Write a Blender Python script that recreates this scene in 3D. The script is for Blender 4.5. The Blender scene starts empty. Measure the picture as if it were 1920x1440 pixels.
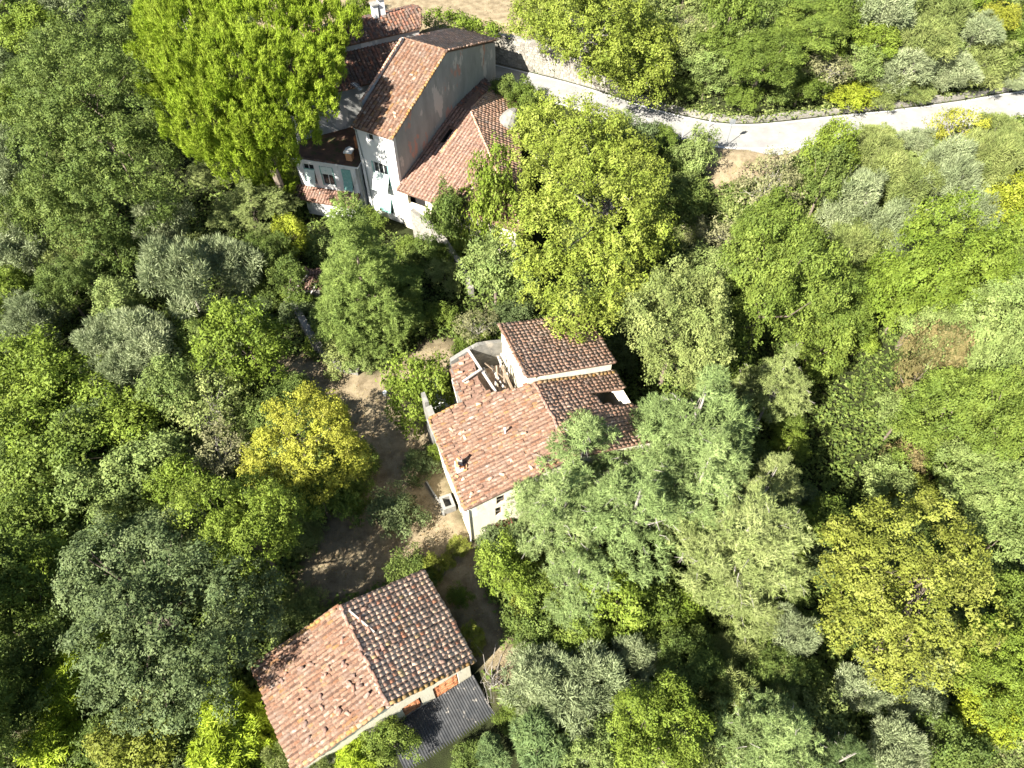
import bpy, math, random
import numpy as np
from mathutils import Vector, Matrix

# ------------------------------------------------------------------ camera, light, exposure
scene = bpy.context.scene
C = scene.collection
CAM_H, PITCH, FPX = 50.0, math.radians(53), 1331.0
cam_d = bpy.data.cameras.new('camera')
cam_d.sensor_width = 36.0
cam_d.lens = FPX / 1920 * 36.0
cam_d.clip_start, cam_d.clip_end = 0.5, 6000
cam = bpy.data.objects.new('camera', cam_d)
cam.location = (0, 0, CAM_H)
cam.rotation_euler = (math.pi / 2 - PITCH, 0, 0)
C.objects.link(cam)
scene.camera = cam

SUN_AZ, SUN_EL = math.radians(224), math.radians(40)
world = bpy.data.worlds.new('World')
scene.world = world
world.use_nodes = True
wn = world.node_tree.nodes
sky = wn.new('ShaderNodeTexSky')
sky.sky_type = 'NISHITA'
sky.sun_disc = False
sky.sun_elevation = SUN_EL
sky.sun_rotation = SUN_AZ
world.node_tree.links.new(sky.outputs[0], wn['Background'].inputs['Color'])
wn['Background'].inputs['Strength'].default_value = 0.05

sun_d = bpy.data.lights.new('sun', 'SUN')
sun_d.energy = 5.0
sun_d.angle = math.radians(0.5)
sun_d.color = (1.0, 0.95, 0.87)
sun = bpy.data.objects.new('sun', sun_d)
tv = Vector((-math.sin(SUN_AZ) * math.cos(SUN_EL), -math.cos(SUN_AZ) * math.cos(SUN_EL), -math.sin(SUN_EL)))
sun.rotation_euler = tv.to_track_quat('-Z', 'Y').to_euler()
sun.location = (-40, -40, 90)
C.objects.link(sun)

scene.view_settings.view_transform = 'Standard'
scene.view_settings.look = 'None'
scene.view_settings.gamma = 1
scene.view_settings.use_curve_mapping = False
scene.view_settings.exposure = 1.97
scene.cycles.max_bounces = 5
scene.cycles.diffuse_bounces = 2
scene.cycles.glossy_bounces = 1
scene.cycles.transmission_bounces = 3
scene.cycles.use_denoising = True

rng = np.random.default_rng(7)
random.seed(7)

# ------------------------------------------------------------------ helpers
def at(px, py, z):
    """ground-plan point seen at photograph pixel (px, py) if it lies at height z"""
    a = (px - 960) / FPX
    b = (py - 720) / FPX
    d = (a, math.cos(PITCH) - b * math.sin(PITCH), -math.sin(PITCH) - b * math.cos(PITCH))
    t = (z - CAM_H) / d[2]
    return d[0] * t, d[1] * t

def depth_of(x, y, z):
    return y * math.cos(PITCH) - (z - CAM_H) * math.sin(PITCH)

def tag(o, label=None, cat=None, group=None, kind=None):
    if label: o['label'] = label
    if cat: o['category'] = cat
    if group: o['group'] = group
    if kind: o['kind'] = kind
    return o

def empty(name, loc=(0, 0, 0), rz=0.0):
    o = bpy.data.objects.new(name, None)
    o.empty_display_size = 0.5
    o.location = loc
    o.rotation_euler = (0, 0, rz)
    C.objects.link(o)
    return o

def link(name, me, parent=None, mat=None, loc=None, rot=None):
    o = bpy.data.objects.new(name, me)
    C.objects.link(o)
    if parent: o.parent = parent
    if loc is not None: o.location = loc
    if rot is not None: o.rotation_euler = rot
    if mat is not None:
        if me.materials:
            o.material_slots[0].link = 'OBJECT'
            o.material_slots[0].material = mat
        else:
            me.materials.append(mat)
    return o

def np_mesh(name, V, F, mat=None, tint=None, smooth=False):
    """V (n,3) array, F (m,k) array of equal faces, tint per face"""
    V = np.asarray(V, np.float32); F = np.asarray(F, np.int32)
    me = bpy.data.meshes.new(name)
    m, k = F.shape
    me.vertices.add(len(V)); me.vertices.foreach_set('co', V.ravel())
    me.loops.add(m * k); me.loops.foreach_set('vertex_index', F.ravel())
    me.polygons.add(m)
    me.polygons.foreach_set('loop_start', np.arange(m, dtype=np.int32) * k)
    me.polygons.foreach_set('loop_total', np.full(m, k, np.int32))
    if smooth: me.polygons.foreach_set('use_smooth', np.ones(m, bool))
    me.update()
    if tint is not None:
        at_ = me.attributes.new('tint', 'FLOAT', 'FACE')
        at_.data.foreach_set('value', np.asarray(tint, np.float32))
    if mat: me.materials.append(mat)
    return me

class MB:
    """collects simple solids and links them as one mesh"""
    def __init__(self): self.v, self.f = [], []
    def add(self, vs, fs):
        n = len(self.v)
        self.v += [tuple(p) for p in vs]
        self.f += [tuple(i + n for i in q) for q in fs]
        return self
    def hexa(self, p):
        return self.add(p, [(0, 3, 2, 1), (4, 5, 6, 7), (0, 1, 5, 4), (1, 2, 6, 5), (2, 3, 7, 6), (3, 0, 4, 7)])
    def box(self, x0, x1, y0, y1, z0, z1):
        return self.hexa([(x0, y0, z0), (x1, y0, z0), (x1, y1, z0), (x0, y1, z0), (x0, y0, z1), (x1, y0, z1), (x1, y1, z1), (x0, y1, z1)])
    def bar(self, p, q, w, h=None, up=(0, 0, 1)):
        h = h or w
        p, q = Vector(p), Vector(q)
        d = (q - p).normalized()
        s = d.cross(Vector(up))
        if s.length < 1e-3: s = d.cross(Vector((1, 0, 0)))
        s.normalize(); n = s.cross(d)
        s *= w / 2; n *= h / 2
        return self.hexa([p - s - n, p + s - n, q + s - n, q - s - n, p - s + n, p + s + n, q + s + n, q - s + n])
    def slab(self, poly, t):
        """polygon (3D, counter-clockwise from above) thickened downwards by t"""
        n = len(poly)
        top = [tuple(p) for p in poly]; bot = [(p[0], p[1], p[2] - t) for p in poly]
        return self.add(top + bot, [tuple(range(n)), tuple(range(2 * n - 1, n - 1, -1))] + [(i, i + n, (i + 1) % n + n, (i + 1) % n) for i in range(n)])
    def prism_y(self, prof, y0, y1):
        """profile of (x,z) extruded along y"""
        n = len(prof)
        a = [(x, y0, z) for x, z in prof]; b = [(x, y1, z) for x, z in prof]
        return self.add(a + b, [tuple(range(n)), tuple(range(2 * n - 1, n - 1, -1))] + [(i, i + n, (i + 1) % n + n, (i + 1) % n) for i in range(n)])
    def tube(self, pts, rad, n=6, cap=True):
        pts = [Vector(p) for p in pts]
        base = len(self.v)
        for i, p in enumerate(pts):
            d = (pts[min(i + 1, len(pts) - 1)] - pts[max(i - 1, 0)]).normalized()
            s = d.cross(Vector((0.3, 0.9, 0.2)))
            if s.length < 1e-3: s = d.cross(Vector((1, 0, 0)))
            s.normalize(); t = s.cross(d)
            for k in range(n):
                a = 2 * math.pi * k / n
                self.v.append(tuple(p + (s * math.cos(a) + t * math.sin(a)) * rad[i]))
        for i in range(len(pts) - 1):
            for k in range(n):
                a, b = base + i * n + k, base + i * n + (k + 1) % n
                self.f.append((a, b, b + n, a + n))
        if cap:
            self.f.append(tuple(base + k for k in range(n))[::-1])
            self.f.append(tuple(base + (len(pts) - 1) * n + k for k in range(n)))
        return self
    def wall(self, p0, p1, z0, z1, t, holes=()):
        """upright wall from p0 to p1 (plan), outer face on the right-hand side, thickness t inwards, rectangular holes (a0,a1,z0,z1)"""
        p0, p1 = Vector((p0[0], p0[1], 0)), Vector((p1[0], p1[1], 0))
        L = (p1 - p0).length; d = (p1 - p0) / L
        inn = Vector((-d.y, d.x, 0)) * t
        xs = sorted({0.0, L, *[h[0] for h in holes], *[h[1] for h in holes]})
        for a, b in zip(xs, xs[1:]):
            hs = sorted([h for h in holes if h[0] <= a + 1e-6 and h[1] >= b - 1e-6], key=lambda h: h[2])
            z = z0
            for h in hs + [(0, 0, z1, z1)]:
                if h[2] > z + 1e-4:
                    A, B = p0 + d * a, p0 + d * b
                    q = [A, B, B + inn, A + inn]
                    self.hexa([(w.x, w.y, z) for w in q] + [(w.x, w.y, h[2]) for w in q])
                z = h[3]
        return self
    def build(self, name, mat, parent=None, smooth=False):
        me = bpy.data.meshes.new(name)
        me.from_pydata(self.v, [], self.f)
        if smooth: me.polygons.foreach_set('use_smooth', np.ones(len(me.polygons), bool))
        me.update()
        me.materials.append(mat)
        return link(name, me, parent)

# ------------------------------------------------------------------ materials
def new_mat(name):
    m = bpy.data.materials.new(name)
    m.use_nodes = True
    nt = m.node_tree
    return m, nt, nt.nodes, nt.links, nt.nodes['Principled BSDF']

def ramp(nodes, stops, interp='LINEAR'):
    r = nodes.new('ShaderNodeValToRGB')
    r.color_ramp.interpolation = interp
    e = r.color_ramp.elements
    while len(e) < len(stops): e.new(0.5)
    for k, (p, c) in zip(e, stops):
        k.position = p; k.color = (*c, 1)
    return r

def surf(name, stops, scale=3.0, rough=0.9, detail=6, bump=0.0, bscale=20.0, stain=None, coord='Object', spec=0.25, metal=0.0, stretch=None):
    """noise-mottled surface; stain=(colour, scale, low, high) lays weathering patches of their own shape on it"""
    m, nt, N, L, P = new_mat(name)
    tc = N.new('ShaderNodeTexCoord')
    src = tc.outputs[coord]
    if stretch:
        mp = N.new('ShaderNodeMapping'); mp.inputs['Scale'].default_value = stretch
        L.new(src, mp.inputs[0]); src = mp.outputs[0]
    no = N.new('ShaderNodeTexNoise'); no.inputs['Scale'].default_value = scale; no.inputs['Detail'].default_value = detail
    L.new(src, no.inputs['Vector'])
    r = ramp(N, stops); L.new(no.outputs[0], r.inputs[0])
    col = r.outputs[0]
    if stain:
        for k, (c, sc, lo, hi) in enumerate(stain):
            n2 = N.new('ShaderNodeTexNoise'); n2.inputs['Scale'].default_value = sc; n2.inputs['Detail'].default_value = 8
            n2.inputs['Roughness'].default_value = 0.62
            ad = N.new('ShaderNodeVectorMath'); ad.inputs[1].default_value = (7.3 * k + 3, 1.7, 4.1 * k)
            L.new(src, ad.inputs[0]); L.new(ad.outputs[0], n2.inputs['Vector'])
            mr = N.new('ShaderNodeMapRange'); mr.inputs[1].default_value = lo; mr.inputs[2].default_value = hi
            L.new(n2.outputs[0], mr.inputs[0])
            mx = N.new('ShaderNodeMix'); mx.data_type = 'RGBA'
            L.new(mr.outputs[0], mx.inputs[0]); L.new(col, mx.inputs[6]); mx.inputs[7].default_value = (*c, 1)
            col = mx.outputs[2]
    L.new(col, P.inputs['Base Color'])
    P.inputs['Roughness'].default_value = rough
    P.inputs['Specular IOR Level'].default_value = spec
    P.inputs['Metallic'].default_value = metal
    if bump:
        nb = N.new('ShaderNodeTexNoise'); nb.inputs['Scale'].default_value = bscale; nb.inputs['Detail'].default_value = 5
        L.new(src, nb.inputs['Vector'])
        bp = N.new('ShaderNodeBump'); bp.inputs['Strength'].default_value = bump; bp.inputs['Distance'].default_value = 0.05
        L.new(nb.outputs[0], bp.inputs['Height']); L.new(bp.outputs[0], P.inputs['Normal'])
    return m

def tinted(name, stops, mottle=0.35, mscale=9.0, patch=None, rough=0.9, transl=0.0, spec=0.2, obj_w=1.0, tint_w=1.0, hue=0.0):
    """colour picked per piece: attribute 'tint' plus the object's own random number"""
    m, nt, N, L, P = new_mat(name)
    a = N.new('ShaderNodeAttribute'); a.attribute_name = 'tint'
    oi = N.new('ShaderNodeObjectInfo')
    m1 = N.new('ShaderNodeMath'); m1.operation = 'MULTIPLY'; m1.inputs[1].default_value = tint_w
    L.new(a.outputs['Fac'], m1.inputs[0])
    m2 = N.new('ShaderNodeMath'); m2.operation = 'MULTIPLY_ADD'; m2.inputs[1].default_value = obj_w
    L.new(oi.outputs['Random'], m2.inputs[0]); L.new(m1.outputs[0], m2.inputs[2])
    src = m2.outputs[0]
    if tint_w + obj_w > 1.01:
        fr = N.new('ShaderNodeMath'); fr.operation = 'FRACT'
        L.new(src, fr.inputs[0]); src = fr.outputs[0]
    r = ramp(N, stops); L.new(src, r.inputs[0])
    col = r.outputs[0]
    if mottle:
        g = N.new('ShaderNodeNewGeometry')
        no = N.new('ShaderNodeTexNoise'); no.inputs['Scale'].default_value = mscale; no.inputs['Detail'].default_value = 4
        L.new(g.outputs['Position'], no.inputs['Vector'])
        mr = N.new('ShaderNodeMapRange'); mr.inputs[1].default_value = 0.3; mr.inputs[2].default_value = 0.7
        mr.inputs[3].default_value = 1 - mottle; mr.inputs[4].default_value = 1 + mottle
        L.new(no.outputs[0], mr.inputs[0])
        hs = N.new('ShaderNodeHueSaturation'); L.new(col, hs.inputs['Color']); L.new(mr.outputs[0], hs.inputs['Value'])
        col = hs.outputs[0]
    for k, (c, sc, lo, hi, amt) in enumerate(patch or ()):
        g = N.new('ShaderNodeNewGeometry')
        no = N.new('ShaderNodeTexNoise'); no.inputs['Scale'].default_value = sc; no.inputs['Detail'].default_value = 7; no.inputs['Roughness'].default_value = .65
        ad = N.new('ShaderNodeVectorMath'); ad.inputs[1].default_value = (11.3 * k, 5.1, 2.7 * k)
        L.new(g.outputs['Position'], ad.inputs[0]); L.new(ad.outputs[0], no.inputs['Vector'])
        mr = N.new('ShaderNodeMapRange'); mr.inputs[1].default_value = lo; mr.inputs[2].default_value = hi; mr.inputs[4].default_value = amt
        L.new(no.outputs[0], mr.inputs[0])
        mx = N.new('ShaderNodeMix'); mx.data_type = 'RGBA'
        L.new(mr.outputs[0], mx.inputs[0]); L.new(col, mx.inputs[6]); mx.inputs[7].default_value = (*c, 1)
        col = mx.outputs[2]
    L.new(col, P.inputs['Base Color'])
    P.inputs['Roughness'].default_value = rough
    P.inputs['Specular IOR Level'].default_value = spec
    if transl:
        t = N.new('ShaderNodeBsdfTranslucent'); L.new(col, t.inputs['Color'])
        mx = N.new('ShaderNodeMixShader'); mx.inputs[0].default_value = transl
        L.new(P.outputs[0], mx.inputs[1]); L.new(t.outputs[0], mx.inputs[2])
        L.new(mx.outputs[0], N['Material Output'].inputs['Surface'])
    return m

def leafmat(name, dark, mid, light, rough=0.6, transl=0.22):
    return tinted(name, [(0.0, dark), (0.5, mid), (1.0, light)], mottle=0.28, mscale=0.55, rough=rough, transl=transl, obj_w=0.25, tint_w=0.75, spec=0.15)

LEAF = {
 'green':   leafmat('leaf_green', (0.058, 0.092, 0.015), (0.115, 0.161, 0.026), (0.201, 0.248, 0.045)),
 'deep':    leafmat('leaf_deep', (0.050, 0.082, 0.017), (0.098, 0.138, 0.029), (0.185, 0.226, 0.053)),
 'lime':    leafmat('leaf_lime', (0.115, 0.155, 0.012), (0.205, 0.245, 0.020), (0.310, 0.330, 0.045)),
 'plane':   leafmat('leaf_plane', (0.109, 0.155, 0.019), (0.189, 0.230, 0.032), (0.298, 0.321, 0.074)),
 'spring':  leafmat('leaf_spring', (0.078, 0.126, 0.015), (0.142, 0.194, 0.024), (0.221, 0.272, 0.046)),
 'pale':    leafmat('leaf_pale', (0.097, 0.146, 0.036), (0.171, 0.222, 0.062), (0.268, 0.310, 0.105)),
 'yellow':  leafmat('leaf_yellow', (0.130, 0.156, 0.018), (0.244, 0.254, 0.029), (0.341, 0.330, 0.053)),
 'gold':    leafmat('leaf_gold', (0.107, 0.133, 0.018), (0.182, 0.204, 0.031), (0.270, 0.271, 0.066)),
 'rust':    leafmat('leaf_rust', (0.095, 0.111, 0.036), (0.166, 0.136, 0.054), (0.217, 0.162, 0.072)),
 'oak':     leafmat('leaf_oak', (0.050, 0.078, 0.027), (0.106, 0.140, 0.051), (0.213, 0.250, 0.108)),
 'olive':   leafmat('leaf_olive', (0.136, 0.169, 0.077), (0.222, 0.261, 0.129), (0.371, 0.401, 0.218), rough=.5),
 'olive2':  leafmat('leaf_olive_green', (0.112, 0.152, 0.043), (0.183, 0.220, 0.064), (0.301, 0.323, 0.111)),
 'pine':    leafmat('leaf_pine', (0.123, 0.176, 0.058), (0.217, 0.288, 0.097), (0.362, 0.427, 0.169)),
 'fir':    leafmat('leaf_fir', (0.117, 0.171, 0.039), (0.208, 0.277, 0.065), (0.350, 0.411, 0.113)),
 'pine2':   leafmat('leaf_pine_straw', (0.125, 0.166, 0.048), (0.220, 0.264, 0.084), (0.358, 0.389, 0.159)),
 'stone':   leafmat('leaf_stone_pine', (0.109, 0.174, 0.012), (0.224, 0.308, 0.023), (0.350, 0.417, 0.056)),
 'bamboo':  leafmat('leaf_bamboo', (0.152, 0.213, 0.016), (0.257, 0.334, 0.022), (0.337, 0.408, 0.065)),
 'spruce':  leafmat('leaf_blue_conifer', (0.068, 0.110, 0.037), (0.118, 0.168, 0.057), (0.205, 0.246, 0.090)),
 'dry':     leafmat('leaf_dry', (.125, .130, .055), (.200, .200, .090), (.285, .270, .145)),
}
M = {}
M['bark'] = surf('bark', [(.3, (.10, .075, .055)), (.7, (.22, .18, .14))], 6, bump=.4, bscale=12, stretch=(1, 1, .3))
M['bark_grey'] = surf('bark_grey', [(.3, (.20, .18, .155)), (.7, (.34, .31, .27))], 6, bump=.3)
M['plaster_white'] = surf('plaster_white', [(.3, (.62, .61, .58)), (.7, (.70, .69, .66))], 1.6, bump=.15, bscale=14, stretch=(1, 1, .28), stain=[((.40, .38, .33), 1.3, .57, .74), ((.30, .28, .24), 3.0, .64, .75)])
M['plaster_cream'] = surf('plaster_cream', [(.3, (.62, .57, .42)), (.7, (.70, .65, .50))], 1.4, bump=.25, bscale=10, stretch=(1, 1, .35), stain=[((.38, .33, .25), 1.4, .56, .72), ((.78, .75, .66), .8, .55, .7)])
M['render_grey'] = surf('render_grey', [(.25, (.25, .25, .235)), (.75, (.34, .34, .32))], .9, bump=.15, bscale=9, stretch=(1, 1, .45),
                        stain=[((.22, .22, .21), .6, .52, .72), ((.50, .46, .42), .45, .56, .585), ((.44, .25, .20), .5, .60, .63)])
M['ruin'] = surf('ruined_render', [(.3, (.13, .125, .11)), (.7, (.22, .21, .185))], 2.2, bump=.4, bscale=8, stain=[((.32, .29, .24), 1.2, .55, .68), ((.07, .07, .05), 1.6, .58, .72)])
M['stone_rubble'] = surf('stone_rubble', [(.3, (.15, .14, .12)), (.55, (.24, .225, .19)), (.75, (.33, .31, .265))], 5, bump=.9, bscale=5, stain=[((.18, .19, .13), .8, .55, .7)])
M['concrete'] = surf('concrete', [(.3, (.17, .165, .15)), (.7, (.27, .26, .235))], 4, bump=.2, stain=[((.2, .2, .15), 2, .55, .7)])
M['dark'] = surf('black_shade_and_emblem', [(.3, (.012, .011, .010)), (.7, (.022, .020, .018))], 3)  # near-black that paints the shade of unlit rooms, also the tank emblem
M['glass'] = surf('old_glass', [(.3, (.02, .022, .024)), (.7, (.035, .038, .04))], 2, rough=.12, spec=.5)
M['frame'] = surf('frame_white', [(.3, (.60, .60, .56)), (.7, (.72, .72, .68))], 8)
M['shutter'] = surf('shutter_green', [(.3, (.15, .33, .29)), (.7, (.24, .44, .39))], 5, stain=[((.45, .55, .50), 3, .55, .75)])
M['shutter_pale'] = surf('shutter_faded', [(.3, (.55, .64, .58)), (.7, (.68, .74, .68))], 4, stain=[((.3, .48, .42), 2.5, .58, .75)])
M['wood'] = surf('old_wood', [(.3, (.17, .12, .08)), (.7, (.34, .27, .20))], 5, stretch=(1, 6, 1))
M['wood_grey'] = surf('weathered_wood', [(.3, (.28, .25, .22)), (.7, (.48, .44, .39))], 5)
M['metal_pipe'] = surf('pipe_metal', [(.3, (.20, .22, .23)), (.7, (.34, .36, .37))], 5, rough=.5, metal=.4)
M['white_metal'] = surf('white_metal', [(.3, (.70, .70, .68)), (.7, (.8, .8, .78))], 6, rough=.5)
M['rust'] = surf('rusty_iron', [(.3, (.10, .04, .025)), (.7, (.17, .07, .045))], 8, rough=.85)
M['asphalt'] = surf('asphalt_bleached', [(.3, (.225, .22, .20)), (.7, (.31, .30, .275))], .8, bump=.1, bscale=60, stain=[((.22, .21, .20), .35, .55, .7), ((.16, .155, .15), 2.2, .64, .68), ((.40, .38, .33), .9, .58, .75)])
M['paint'] = surf('road_paint', [(.3, (.62, .62, .60)), (.7, (.78, .78, .76))], 4)
M['tile_deck'] = surf('tile_deck', [(.3, (.10, .06, .04)), (.7, (.20, .12, .085))], 6)
M['terrace'] = surf('terrace_moss', [(.3, (.075, .048, .035)), (.7, (.15, .085, .055))], 1.2, bump=.2, stain=[((.05, .07, .02), .9, .52, .66), ((.26, .13, .07), 1.3, .60, .72)])
M['brick'] = tinted('brick', [(0, (.42, .15, .065)), (.5, (.52, .22, .10)), (1, (.58, .30, .15))], .2, 12)
M['fibre_cement_shaded'] = surf('fibre_cement_shaded', [(.25, (.026, .027, .028)), (.7, (.060, .061, .061))], 1.8, rough=.9, stain=[((.22, .20, .17), 2.6, .60, .68), ((.03, .033, .036), .9, .5, .7)])  # dark grey sheeting, darkened further for the tree shade over it
M['mortar'] = surf('mortar', [(.3, (.45, .42, .37)), (.7, (.62, .58, .52))], 6, bump=.3)
M['debris'] = surf('debris', [(.3, (.20, .15, .11)), (.5, (.36, .25, .18)), (.75, (.50, .44, .36))], 4, bump=.8, bscale=6)
TILE = {
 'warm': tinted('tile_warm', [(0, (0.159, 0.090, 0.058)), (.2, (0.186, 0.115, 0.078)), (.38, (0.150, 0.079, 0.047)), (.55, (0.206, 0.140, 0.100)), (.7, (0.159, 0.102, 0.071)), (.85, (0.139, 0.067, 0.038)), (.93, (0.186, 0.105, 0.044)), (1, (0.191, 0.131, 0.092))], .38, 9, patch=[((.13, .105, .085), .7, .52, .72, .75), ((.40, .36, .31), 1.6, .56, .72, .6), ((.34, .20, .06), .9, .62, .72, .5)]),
 'grey': tinted('tile_grey_shade_offset', [(0, (0.648, 0.422, 0.284)), (.25, (0.781, 0.527, 0.354)), (.45, (0.583, 0.370, 0.253)), (.6, (0.844, 0.581, 0.393)), (.74, (0.681, 0.289, 0.152)), (.82, (0.422, 0.289, 0.212)), (.94, (0.844, 0.593, 0.415)), (1, (0.681, 0.449, 0.202))], .35, 8, patch=[((.13, .105, .085), .7, .52, .72, .75), ((.40, .36, .31), 1.6, .56, .72, .6), ((.34, .20, .06), .9, .62, .72, .5)]),  # greyer tiles, coloured much lighter to offset the grazing sun on their slope
 'brown': tinted('tile_brown_shade_offset', [(0, (0.447, 0.262, 0.176)), (.25, (0.537, 0.339, 0.232)), (.5, (0.397, 0.229, 0.153)), (.7, (0.510, 0.295, 0.186)), (.86, (0.320, 0.218, 0.162)), (1, (0.549, 0.361, 0.260))], .38, 8, patch=[((.13, .105, .085), .7, .52, .72, .75), ((.40, .36, .31), 1.6, .56, .72, .6), ((.34, .20, .06), .9, .62, .72, .5)]),  # brown tiles, lightened to make up for slopes turned from the sun
 'brown_sunlit': tinted('tile_brown_sunlit', [(0, (0.229, 0.130, 0.095)), (.25, (0.275, 0.169, 0.125)), (.5, (0.203, 0.114, 0.083)), (.7, (0.261, 0.147, 0.101)), (.86, (0.164, 0.109, 0.087)), (1, (0.280, 0.180, 0.141))], .38, 8, patch=[((.13, .105, .085), .7, .52, .72, .75), ((.40, .36, .31), 1.6, .56, .72, .6), ((.34, .20, .06), .9, .62, .72, .5)]),  # the brown tiles again, darkened where full sun would wash them out
 'dark': tinted('tile_dark', [(0, (0.094, 0.072, 0.058)), (.3, (0.144, 0.101, 0.079)), (.55, (0.216, 0.094, 0.058)), (.75, (0.086, 0.068, 0.061)), (.9, (0.245, 0.115, 0.065)), (1, (0.137, 0.115, 0.101))], .35, 3),  # darkest tile mix, with some reddish tiles
 'lichen': tinted('tile_lichen', [(0, (0.245, 0.136, 0.041)), (.4, (0.245, 0.163, 0.068)), (.7, (0.218, 0.122, 0.061)), (1, (0.258, 0.204, 0.129))], .25, 6),
 'pan': tinted('tile_pan_shade_offset', [(0, (0.154, 0.103, 0.074)), (.5, (0.231, 0.158, 0.116)), (1, (0.308, 0.229, 0.170))], .35, 8),  # pans lightened in colour to offset the dim light on those slopes
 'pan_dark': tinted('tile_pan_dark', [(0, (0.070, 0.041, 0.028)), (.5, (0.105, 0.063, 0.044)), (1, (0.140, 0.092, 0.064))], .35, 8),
}

# ------------------------------------------------------------------ terrain
ROAD_PX = [(930, 143), (1000, 160), (1075, 180), (1160, 208), (1240, 232), (1340, 255), (1420, 258), (1500, 250), (1600, 238), (1700, 228), (1820, 212), (1920, 194), (2050, 176)]
ROAD_Z = 5.5
ROAD = np.array([(-4.6, 79.8)] + [at(px, py, ROAD_Z) for px, py in ROAD_PX] + [(90, 86), (120, 97)])

def sstep(t):
    t = np.clip(t, 0, 1)
    return t * t * (3 - 2 * t)

def road_dist(x, y):
    d = np.full(np.shape(x), 1e9)
    for (ax, ay), (bx, by) in zip(ROAD[:-1], ROAD[1:]):
        vx, vy = bx - ax, by - ay
        t = np.clip(((x - ax) * vx + (y - ay) * vy) / (vx * vx + vy * vy), 0, 1)
        d = np.minimum(d, np.hypot(x - ax - t * vx, y - ay - t * vy))
    return d

def zg(x, y):
    x = np.asarray(x, float); y = np.asarray(y, float)
    t = sstep((x + 4) / 14)
    y0 = 64 - 12 * t; y1 = 77 - 14 * t
    left = 0.25 + 0.75 * sstep((x + 40) / 22)
    z = 5.5 * left * sstep((y - y0) / (y1 - y0))
    yr = np.interp(x, np.concatenate([[-200, -40, -14, -6.5], ROAD[1:, 0]]), np.concatenate([[104, 92, 79, 76.2], ROAD[1:, 1]]))
    up = sstep((y - yr - 3.3) / 1.6)
    z = z + up * (3.4 * left + 0.02 * np.clip(y - yr, 0, 400))
    z = z - 3.0 * np.exp(-((x - 29) / 8) ** 2 - ((y - 34) / 14) ** 2)
    z = z + 0.18 * np.sin(x * .33) * np.cos(y * .27) * (np.abs(x) > 16)
    d = road_dist(x, y)
    w = 1 - sstep((d - 3.2) / 1.6)
    w = w * sstep((x + 5.5) / 1.5)
    return z * (1 - w) + ROAD_Z * w

xs = np.concatenate([-np.geomspace(2500, 100, 14), np.arange(-92, 92.1, 0.8), np.geomspace(100, 2500, 14)])
ys = np.concatenate([-np.geomspace(2500, 16, 14), np.arange(-8, 128.1, 0.8), np.geomspace(136, 2500, 14)])
X, Y = np.meshgrid(xs, ys)
Z = zg(X, Y)
nx, ny = len(xs), len(ys)
idx = np.arange(nx * ny).reshape(ny, nx)
F = np.stack([idx[:-1, :-1], idx[:-1, 1:], idx[1:, 1:], idx[1:, :-1]], -1).reshape(-1, 4)

def in_poly(x, y, poly):
    x = np.asarray(x); y = np.asarray(y)
    r = np.zeros(x.shape, bool)
    for (ax, ay), (bx, by) in zip(poly, poly[1:] + poly[:1]):
        c = ((ay > y) != (by > y)) & (x < (bx - ax) * (y - ay) / (by - ay + 1e-12) + ax)
        r ^= c
    return r

DRIVE = [at(*p, 0) for p in [(470, 690), (560, 668), (640, 690), (720, 700), (800, 640), (860, 640), (860, 700), (810, 760), (830, 900), (890, 1030), (925, 1030), (905, 1100), (990, 1240), (960, 1330), (900, 1240), (800, 1070), (590, 1150), (545, 1120), (600, 980), (700, 900), (640, 800), (600, 740), (520, 720)]]
FIELD = [(-34, 92), (-14, 84), (-7, 80.5), (-2.5, 80.6), (2, 80), (4, 130), (-34, 130)]
VERGE = [at(*p, 5) for p in [(1290, 300), (1300, 275), (1450, 285), (1520, 290), (1440, 330), (1340, 345)]]
dry = np.zeros(X.shape)
for k in range(9):
    ox, oy = [(0, 0), (.7, 0), (-.7, 0), (0, .7), (0, -.7), (1.2, 1.2), (-1.2, 1.2), (1.2, -1.2), (-1.2, -1.2)][k]
    for poly in (DRIVE, FIELD, VERGE):
        dry += in_poly(X + ox, Y + oy, poly) / 9.0
me = np_mesh('ground', np.stack([X, Y, Z], -1).reshape(-1, 3), F, smooth=True)
a_ = me.attributes.new('dry', 'FLOAT', 'POINT'); a_.data.foreach_set('value', np.clip(dry, 0, 1).astype(np.float32).ravel())
gm, nt, N, L, P = new_mat('ground_soil')
tc = N.new('ShaderNodeTexCoord')
def gnoise(scale, detail=8, rough=.6):
    n = N.new('ShaderNodeTexNoise'); n.inputs['Scale'].default_value = scale; n.inputs['Detail'].default_value = detail
    n.inputs['Roughness'].default_value = rough
    L.new(tc.outputs['Object'], n.inputs['Vector']); return n
n1, n2, n3 = gnoise(1.1), gnoise(.35), gnoise(14, 4)
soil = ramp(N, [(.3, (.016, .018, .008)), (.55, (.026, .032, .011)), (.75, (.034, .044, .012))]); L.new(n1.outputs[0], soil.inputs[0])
grass = ramp(N, [(.3, (.14, .108, .065)), (.5, (.225, .178, .11)), (.62, (.275, .225, .14)), (.8, (.16, .155, .07))]); L.new(n1.outputs[0], grass.inputs[0])
fine = N.new('ShaderNodeMapRange'); fine.inputs[3].default_value = .6; fine.inputs[4].default_value = 1.4; L.new(n3.outputs[0], fine.inputs[0])
hs = N.new('ShaderNodeHueSaturation'); L.new(grass.outputs[0], hs.inputs['Color']); L.new(fine.outputs[0], hs.inputs['Value'])
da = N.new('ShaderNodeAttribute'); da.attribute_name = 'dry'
ad = N.new('ShaderNodeMath'); ad.operation = 'MULTIPLY_ADD'; ad.inputs[1].default_value = 1.5; 
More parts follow.
